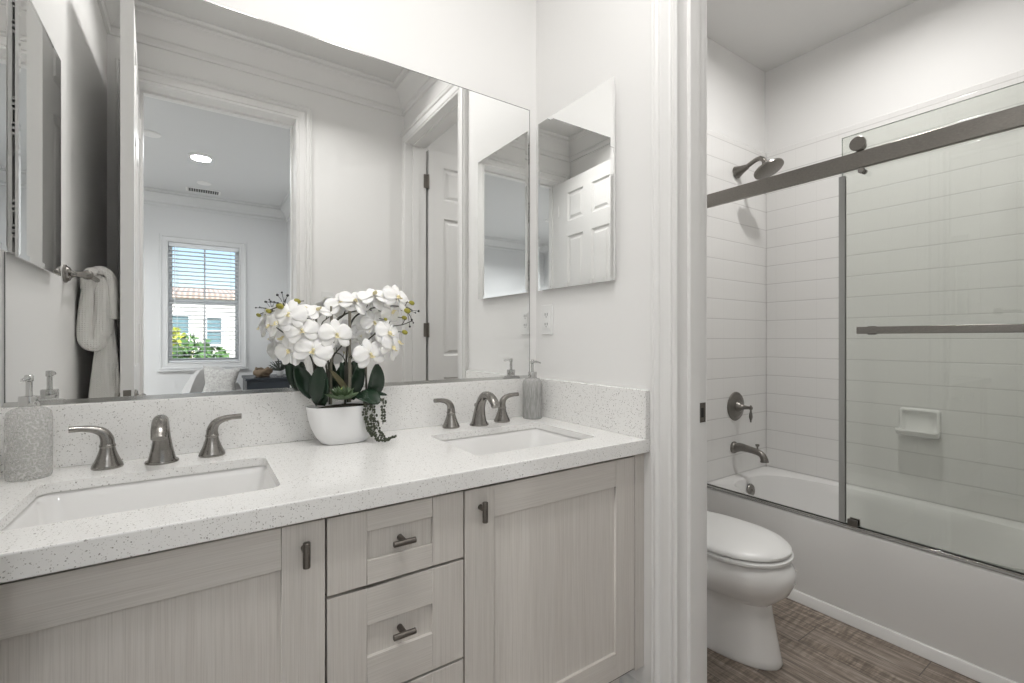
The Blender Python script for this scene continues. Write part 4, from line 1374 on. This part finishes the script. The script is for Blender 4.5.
# ------------------------------------------------------------------ bedroom behind the camera
BX0, BX1, BY1 = -2.6, .89, -3.20
m = MB().box(BX0 - .1, BX1 + .1, BY1 - .15, YB2, -.12, -.0005)
struct('floor_bedroom', m, M['carpet'], smooth=0)
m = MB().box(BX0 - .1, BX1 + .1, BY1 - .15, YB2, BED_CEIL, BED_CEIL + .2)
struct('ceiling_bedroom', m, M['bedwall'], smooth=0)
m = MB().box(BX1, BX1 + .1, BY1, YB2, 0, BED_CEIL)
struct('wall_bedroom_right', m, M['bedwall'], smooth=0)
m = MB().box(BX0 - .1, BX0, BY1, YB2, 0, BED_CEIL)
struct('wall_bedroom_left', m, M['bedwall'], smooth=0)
m = MB()
m.box(BX0, DX0 - .015, YB2, YB2 + .0038, 0, BED_CEIL)
m.box(DX1 + .015, BX1, YB2, YB2 + .0038, 0, BED_CEIL)
m.box(DX0 - .015, DX1 + .015, YB2, YB2 + .0038, DH + .015, BED_CEIL)
m.box(BX0, XW - .12, YB2 + .0038, YB2 + .12, 0, BED_CEIL)
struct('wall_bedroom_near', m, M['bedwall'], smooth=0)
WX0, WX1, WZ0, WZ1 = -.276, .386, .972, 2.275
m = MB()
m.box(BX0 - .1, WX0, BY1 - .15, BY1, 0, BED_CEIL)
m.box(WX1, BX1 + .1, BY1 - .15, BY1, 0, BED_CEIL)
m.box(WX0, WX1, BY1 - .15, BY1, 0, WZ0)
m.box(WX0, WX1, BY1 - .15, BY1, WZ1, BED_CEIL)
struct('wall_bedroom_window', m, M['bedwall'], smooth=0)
def crown2(name, a, b, inward):
    a, b = Vector(a), Vector(b); d = (b - a).normalized(); w = Vector(inward)
    prof = [(p * .9, BED_CEIL - (VCEIL - z)) for p, z in CR]
    struct(name, MB().rings([[tuple(a + w * p + d * p) + (z,) for p, z in prof], [tuple(b + w * p - d * p) + (z,) for p, z in prof]]), M['bedwall'], smooth=40)
crown2('trim_11', (BX0, BY1), (BX1, BY1), (0, 1))
crown2('trim_12', (BX1, BY1), (BX1, YB2), (-1, 0))
crown2('trim_13', (BX0, BY1), (BX0, YB2), (1, 0))
# window
WY = BY1 - .09
m = MB()
for a in ((WX0, WX0 + .035, WY - .03, WY + .03, WZ0, WZ1), (WX1 - .035, WX1, WY - .03, WY + .03, WZ0, WZ1), (WX0 + .035, WX1 - .035, WY - .03, WY + .03, WZ0, WZ0 + .04), (WX0 + .035, WX1 - .035, WY - .03, WY + .03, WZ1 - .035, WZ1)): m.box(*a)
w1 = struct('window_1', m, M['vinyl'], bevel=.002)
LOC[w1.name] = (0, 0, 0)
m = MB()
zc_ = 1.635
wxc = (WX0 + WX1) / 2
m.box(WX0 + .035, WX1 - .035, WY - .02, WY + .022, zc_ - .022, zc_ + .022)
m.box(wxc - .008, wxc + .008, WY - .010, WY + .012, WZ0 + .04, WZ1 - .035)
build('sash', m, M['vinyl'], w1, bevel=.002)
m = MB().box(WX0 + .035, WX1 - .035, WY - .003, WY + .003, WZ0 + .04, WZ1 - .035)
build('glass', m, M['window_glass'], w1, smooth=0)
rs = lambda g, q: [(WX0 - g, BY1 + q, WZ0 - g), (WX1 + g, BY1 + q, WZ0 - g), (WX1 + g, BY1 + q, WZ1 + g), (WX0 - g, BY1 + q, WZ1 + g)]
m = MB().rings([rs(0, 0), rs(0, .012), rs(.012, .016), rs(.016, .010), rs(.05, .014), rs(.056, .022), rs(.072, .022), rs(.076, 0)], 0, False, False)
struct('trim_14', m, M['bedwall'], smooth=40)
m = MB().box(WX0 - .09, WX1 + .09, BY1 + .001, BY1 + .028, WZ0 - .094, WZ0 - .076)
struct('trim_15', m, M['bedwall'], bevel=.003)
# blind
bl = thing('window_blind', 'white horizontal slat blind, slats open, in the bedroom window', 'blind', (wxc, BY1 - .02, WZ0))
m = MB().box(WX0 + .004, WX1 - .004, BY1 - .055, BY1 - .004, WZ1 - .045, WZ1 - .002)
build('head_rail', m, M['blind'], bl, bevel=.002)
for i in range(28):
    z = WZ0 + .035 + i * .0438
    m = MB()
    T4 = Matrix.Translation((0, BY1 - .030, z)) @ Matrix.Rotation(R(7), 4, 'X')
    m.rings([[T4 @ Vector((xx, a, b)) for a, b in ((-.024, 0), (-.012, .0022), (0, .003), (.012, .0022), (.024, 0), (.024, -.0024), (.012, -.0002), (0, .0006), (-.012, -.0002), (-.024, -.0024))] for xx in (WX0 + .008, WX1 - .008)])
    build('slat', m, M['blind'], bl, smooth=30)
m = MB().box(WX0 + .006, WX1 - .006, BY1 - .052, BY1 - .006, WZ0 + .003, WZ0 + .020)
build('bottom_rail', m, M['blind'], bl, bevel=.002)
m = MB()
for xx in (WX0 + .08, WX1 - .08):
    m.tube([(xx, BY1 - .056, WZ0 + .02), (xx, BY1 - .056, WZ1 - .04)], .0012, 6)
    m.tube([(xx, BY1 - .004, WZ0 + .02), (xx, BY1 - .004, WZ1 - .04)], .0012, 6)
m.tube([(WX0 + .06, BY1 - .002, 1.55), (WX0 + .06, BY1 - .002, WZ1 - .04)], .004, 8)
build('cord', m, M['blind'], bl)
# ceiling fittings
for i, (x, y) in enumerate(((-.305, -1.48), (.043, -2.60))):
    t = MB().lathe([(0, -.0003), (.062, -.0003), (.064, -.004), (.058, -.010), (.040, -.013), (0, -.014)], (x, y, BED_CEIL), n=32)
    o = build('ceiling_disc', t, M['trim'], None, smooth=40)
    tag(o, ('small round white disc on the bedroom ceiling left of the lit lamp', 'small round white disc on the bedroom ceiling beside the air vent')[i], 'ceiling fitting', 'round ceiling discs')
t = thing('air_vent', 'dark slotted air vent in the bedroom ceiling, seen in the mirror', 'vent', (.04, -2.91, BED_CEIL))
m = MB()
m.box(-.115, .195, -2.985, -2.835, BED_CEIL - .004, BED_CEIL - .0004)
build('grille_frame', m, M['trim'], t, bevel=.001)
m = MB()
m.box(-.095, .175, -2.968, -2.852, BED_CEIL - .0055, BED_CEIL - .0041, 0)
for k in range(13):
    m.box(-.092 + k * .0208, -.086 + k * .0208, -2.968, -2.852, BED_CEIL - .009, BED_CEIL - .0055, 1)
build('louvres', m, [M['slot'], M['bedwall']], t, smooth=0, label='dark slots between pale louvres')

# armchair and cushion under the window
ac = thing('armchair', 'pale grey upholstered armchair under the bedroom window', 'armchair', (.118, -2.62, 0))
def softbox(x0, x1, y0, y1, z0, z1, r):
    m = MB()
    rs = [rrect(x0 + r, x1 - r, y0 + r, y1 - r, r * .8, z0), rrect(x0 + r * .3, x1 - r * .3, y0 + r * .3, y1 - r * .3, r, z0 + r * .3), rrect(x0, x1, y0, y1, r, z0 + r),
          rrect(x0, x1, y0, y1, r, z1 - r), rrect(x0 + r * .3, x1 - r * .3, y0 + r * .3, y1 - r * .3, r, z1 - r * .3), rrect(x0 + r, x1 - r, y0 + r, y1 - r, r * .8, z1)]
    return m.rings(rs)
CXA = .118
build('seat', softbox(CXA - .25, CXA + .25, -2.90, -2.36, .22, .46, .05), M['chair'], ac, smooth=60)
m = MB()
def backring(off, z):
    out = []
    for k in range(13):
        a = PI + PI * k / 12
        out.append((CXA + (.27 + off) * math.cos(a), -2.68 + (.33 + off) * math.sin(a) * .95, z))
    return out
rs = []
for z, g in ((.30, .0), (.45, .0), (.62, .0), (.78, .0), (.93, .0)):
    o, i = backring(.0, z), backring(-.07, z)
    tp = [(.26 * abs(math.cos(PI + PI * k / 12)) ** 3 if z > .6 else 0) * (1 if z > .8 else .45) for k in range(13)]
    rs.append([(p[0], p[1], p[2] - tp[k]) for k, p in enumerate(o)] + [(p[0], p[1], p[2] - tp[12 - k]) for k, p in enumerate(i[::-1])])
m.rings(rs)
build('backrest', m, M['chair'], ac, smooth=60, bevel=.02, seg=3)
for sx in (-1, 1):
    for sy in (-2.88, -2.40):
        m = MB().tube([(CXA + sx * .20, sy, .225), (CXA + sx * .22, sy, .0005)], [.018, .011], 12)
        build('leg', m, M['dark_leg'], ac)
def cushion(c, w, h, th, M3, name):
    m = MB()
    n = 14
    for s in (-1, 1):
        def f(u, v, s=s):
            a, b = u * 2 - 1, v * 2 - 1
            pin = (1 - a * a) * (1 - b * b)
            ed = 1 - .22 * (1 - abs(a)) * abs(b) ** 2 - .0
            ed2 = 1 - .22 * (1 - abs(b)) * abs(a) ** 2
            return Vector(c) + M3 @ Vector((w / 2 * a * ed2, s * th / 2 * pin ** .42, h / 2 * b * ed))
        m.grid(f, n, n)
    return build(name, m, M['pillow'], None, smooth=70)
o = cushion((.185, -2.69, .755), .34, .38, .13, Matrix.Rotation(R(8), 3, 'Z') @ Matrix.Rotation(R(14), 3, 'X') @ Matrix.Rotation(R(4), 3, 'Y'), 'throw_pillow')
tag(o, 'mottled grey white throw pillow leaning on the armchair', 'pillow')
# console with its ornaments
TBX0, TBX1, TBY0, TBY1, TBZ = .408, .885, -2.98, -2.45, .820
ct = thing('console_table', 'dark navy console chest against the bedroom right wall', 'console', (.66, -2.7, 0))
m = MB().box(TBX0 - .012, TBX1, TBY0 - .01, TBY1 + .012, TBZ - .025, TBZ)
build('top', m, M['navy'], ct, bevel=.003)
m = MB().box(TBX0, TBX1 - .002, TBY0, TBY1, .10, TBZ - .0255)
build('carcass', m, M['navy'], ct, bevel=.003)
for k in range(3):
    m = MB().box(TBX0 + .02, TBX1 - .02, TBY1 + .0004, TBY1 + .016, .125 + k * .222, .333 + k * .222)
    d = build('drawer', m, M['navy'], ct, bevel=.004)
    m = MB().ball((.66, TBY1 + .028, .23 + k * .222), .013, 0, 12, 8)
    build('knob', m, M['nickel'], d)
for sx in (TBX0 + .03, TBX1 - .035):
    for sy in (TBY0 + .03, TBY1 - .03):
        build('leg', MB().box(sx - .018, sx + .018, sy - .018, sy + .018, .0005, .0995), M['navy'], ct, bevel=.003)
m = MB()
rs = []
for k in range(24):
    a = 2 * PI * k / 24
    r = .070 + .006 * math.sin(3 * a) + .004 * math.sin(7 * a)
    cc = Vector((.575 + r * math.cos(a), -2.68 + r * math.sin(a), TBZ + .052 + .014 * math.sin(2 * a)))
    rd = Vector((math.cos(a), math.sin(a), 0))
    rs.append([cc + (rd * math.cos(b) * .018 + Vector((0, 0, 1)) * math.sin(b) * .034) * (1 + .25 * math.sin(5 * a + 2 * b)) for b in [2 * PI * q / 12 for q in range(12)]])
m.rings(rs, closed=True)
m.lathe([(0, .001), (.062, .001), (.075, .012), (.060, .016), (0, .010)], (.575, -2.68, TBZ), n=24)
o = build('driftwood_bowl', m, M['driftwood'], None, smooth=60)
tag(o, 'rough brown driftwood bowl on the navy console, seen in the mirror', 'bowl')
pp_ = thing('potted_foliage', 'dark spiky foliage in a small white pot on the navy console', 'potted plant', (.752, -2.74, TBZ))
m = MB().lathe([(0, .0005), (.028, .0005), (.036, .02), (.040, .05), (.036, .052), (0, .046)], (.752, -2.74, TBZ), n=24)
build('pot', m, M['pot'], pp_)
m = MB()
rnd = random.Random(3)
for k in range(34):
    a = rnd.uniform(0, 2 * PI); el = rnd.uniform(.2, 1.3); L = rnd.uniform(.11, .21)
    d = Vector((math.cos(a) * math.cos(el), math.sin(a) * math.cos(el), math.sin(el)))
    b0 = Vector((.752, -2.74, TBZ + .047))
    sdv = d.cross(Vector((0, 0, 1))).normalized()
    p = [b0, b0 + d * L * .5, b0 + d * L + Vector((0, 0, -.02 * rnd.random()))]
    m.tube(p, [.0015, .0055, .0006], 6)
    for q in range(3):
        e = p[1] + d * (L * .15 * q)
        m.ball(e + sdv * .008, (.007, .004, .006), 0, 6, 4)
build('foliage', m, M['sage'], pp_, smooth=60)
m = MB()
for k in range(4):
    for j in range(3):
        a = 2 * PI * k / 4
        for s in (-1, 1):
            m.tube([(.840 + .026 * math.cos(a), -2.66 + .026 * math.sin(a), TBZ + .012 + .035 * j), (.840 + .026 * math.cos(a + s * .8), -2.66 + .026 * math.sin(a + s * .8), TBZ + .012 + .035 * (j + 1))], .004, 6)
for j in range(4):
    m.lathe([(.022, -.003), (.030, -.003), (.030, .003), (.022, .003)], (.840, -2.66, TBZ + .0065 + .035 * j), n=20)
o = build('lattice_holder', m, M['dark_leg'], None, smooth=60)
tag(o, 'dark lattice candle holder at the right end of the navy console', 'candle holder')

# ------------------------------------------------------------------ outside the bedroom window
GZ = -3.0
m = MB().box(-14, 14, -26, BY1 - .4, GZ - .2, GZ)
struct('ground', m, M['earth'], smooth=0)
HY = -9.0
hs = thing('neighbor_house', 'cream stucco house with tiled roof across from the bedroom window', 'house', (0, -12, GZ))
m = MB().box(-9, 9, -15, HY, GZ + .0005, 2.12)
build('wall', m, M['stucco'], hs, smooth=0)
m = MB()
m.rings([[(-9.4, HY + .08, 2.10), (9.4, HY + .08, 2.10), (9.4, -15.4, 2.10), (-9.4, -15.4, 2.10)], [(-9.4, HY + .08, 2.20), (9.4, HY + .08, 2.20), (9.4, -15.4, 2.20), (-9.4, -15.4, 2.20)], [(-6.5, -11.9, 2.60), (6.5, -11.9, 2.60), (6.5, -12.1, 2.60), (-6.5, -12.1, 2.60)]])
build('roof', m, M['roof'], hs, smooth=0)
def px_house(u, v):
    d, e = (u - cxp) / f_px, (cyp - v) / f_px
    k = (3.04 - HY) / (CY - d * SY)
    return ((SY + d * CY) * k, 1.22 + e * k)
for (u0, v0, u1, v1) in ((171.5, 316, 188.5, 352), (207, 318, 221, 344)):
    xa, za = px_house(u0, v0); xb, zb = px_house(u1, v1)
    m = MB()
    for b in ((xa - .05, xa, HY, HY + .05, zb - .05, za + .05), (xb, xb + .05, HY, HY + .05, zb - .05, za + .05), (xa, xb, HY, HY + .05, za, za + .05), (xa, xb, HY, HY + .05, zb - .05, zb), (xa, xb, HY + .01, HY + .04, (za + zb) / 2 - .02, (za + zb) / 2 + .02)): m.box(*b)
    w = build('window', m, M['vinyl'], hs)
    m = MB().box(xa, xb, HY + .002, HY + .02, zb, za)
    build('pane', m, M['teal_pane'], w, smooth=0)
def bush(name, label, c, r, n, mt, leaf_s, seed, cat='shrub'):
    rnd = random.Random(seed)
    t = thing(name, label, cat, (c[0], c[1], GZ))
    m = MB().tube([(c[0], c[1], GZ + .0005), (c[0] + .05, c[1], GZ + 1.5), (c[0], c[1], c[2])], [.07, .05, .02], 8)
    build('trunk', m, M['dark_leg'], t)
    m = MB()
    for _ in range(n):
        d = Vector((rnd.gauss(0, 1), rnd.gauss(0, 1), rnd.gauss(0, 1))).normalized()
        rr = rnd.uniform(.55, 1.0)
        p = Vector(c) + Vector((d.x * r[0], d.y * r[1], d.z * r[2])) * rr
        a = Vector((rnd.uniform(-1, 1), rnd.uniform(-1, 1), rnd.uniform(-1, 1))).normalized() * leaf_s
        b = a.cross(Vector((rnd.uniform(-1, 1), rnd.uniform(-1, 1), rnd.uniform(-1, 1)))).normalized() * leaf_s * .55
        m.face([m.bm.verts.new(p - a), m.bm.verts.new(p + b), m.bm.verts.new(p + a), m.bm.verts.new(p - b)])
    build('foliage', m, mt, t, smooth=0, recalc=False)
x0, z0 = px_house(186, 358)
bush('shrub', 'dense green hedge shrub below the neighbour windows, seen through the blind', (x0 + .1, HY + .9, z0 - .55), (.75, .5, 1.05), 1500, M['hedge'], .085, 1)
x0, z0 = px_house(176, 340)
bush('shrub', 'yellow green shrub in front of the neighbour left window', (x0 - .02, HY + .45, z0 - .55), (.33, .3, .80), 700, M['yellow_hedge'], .075, 2)
x0, z0 = px_house(214, 358)
bush('shrub', 'thin leafy sapling under the neighbour right window', (x0, HY + .5, z0 - .3), (.33, .3, .58), 170, M['hedge'], .085, 4)
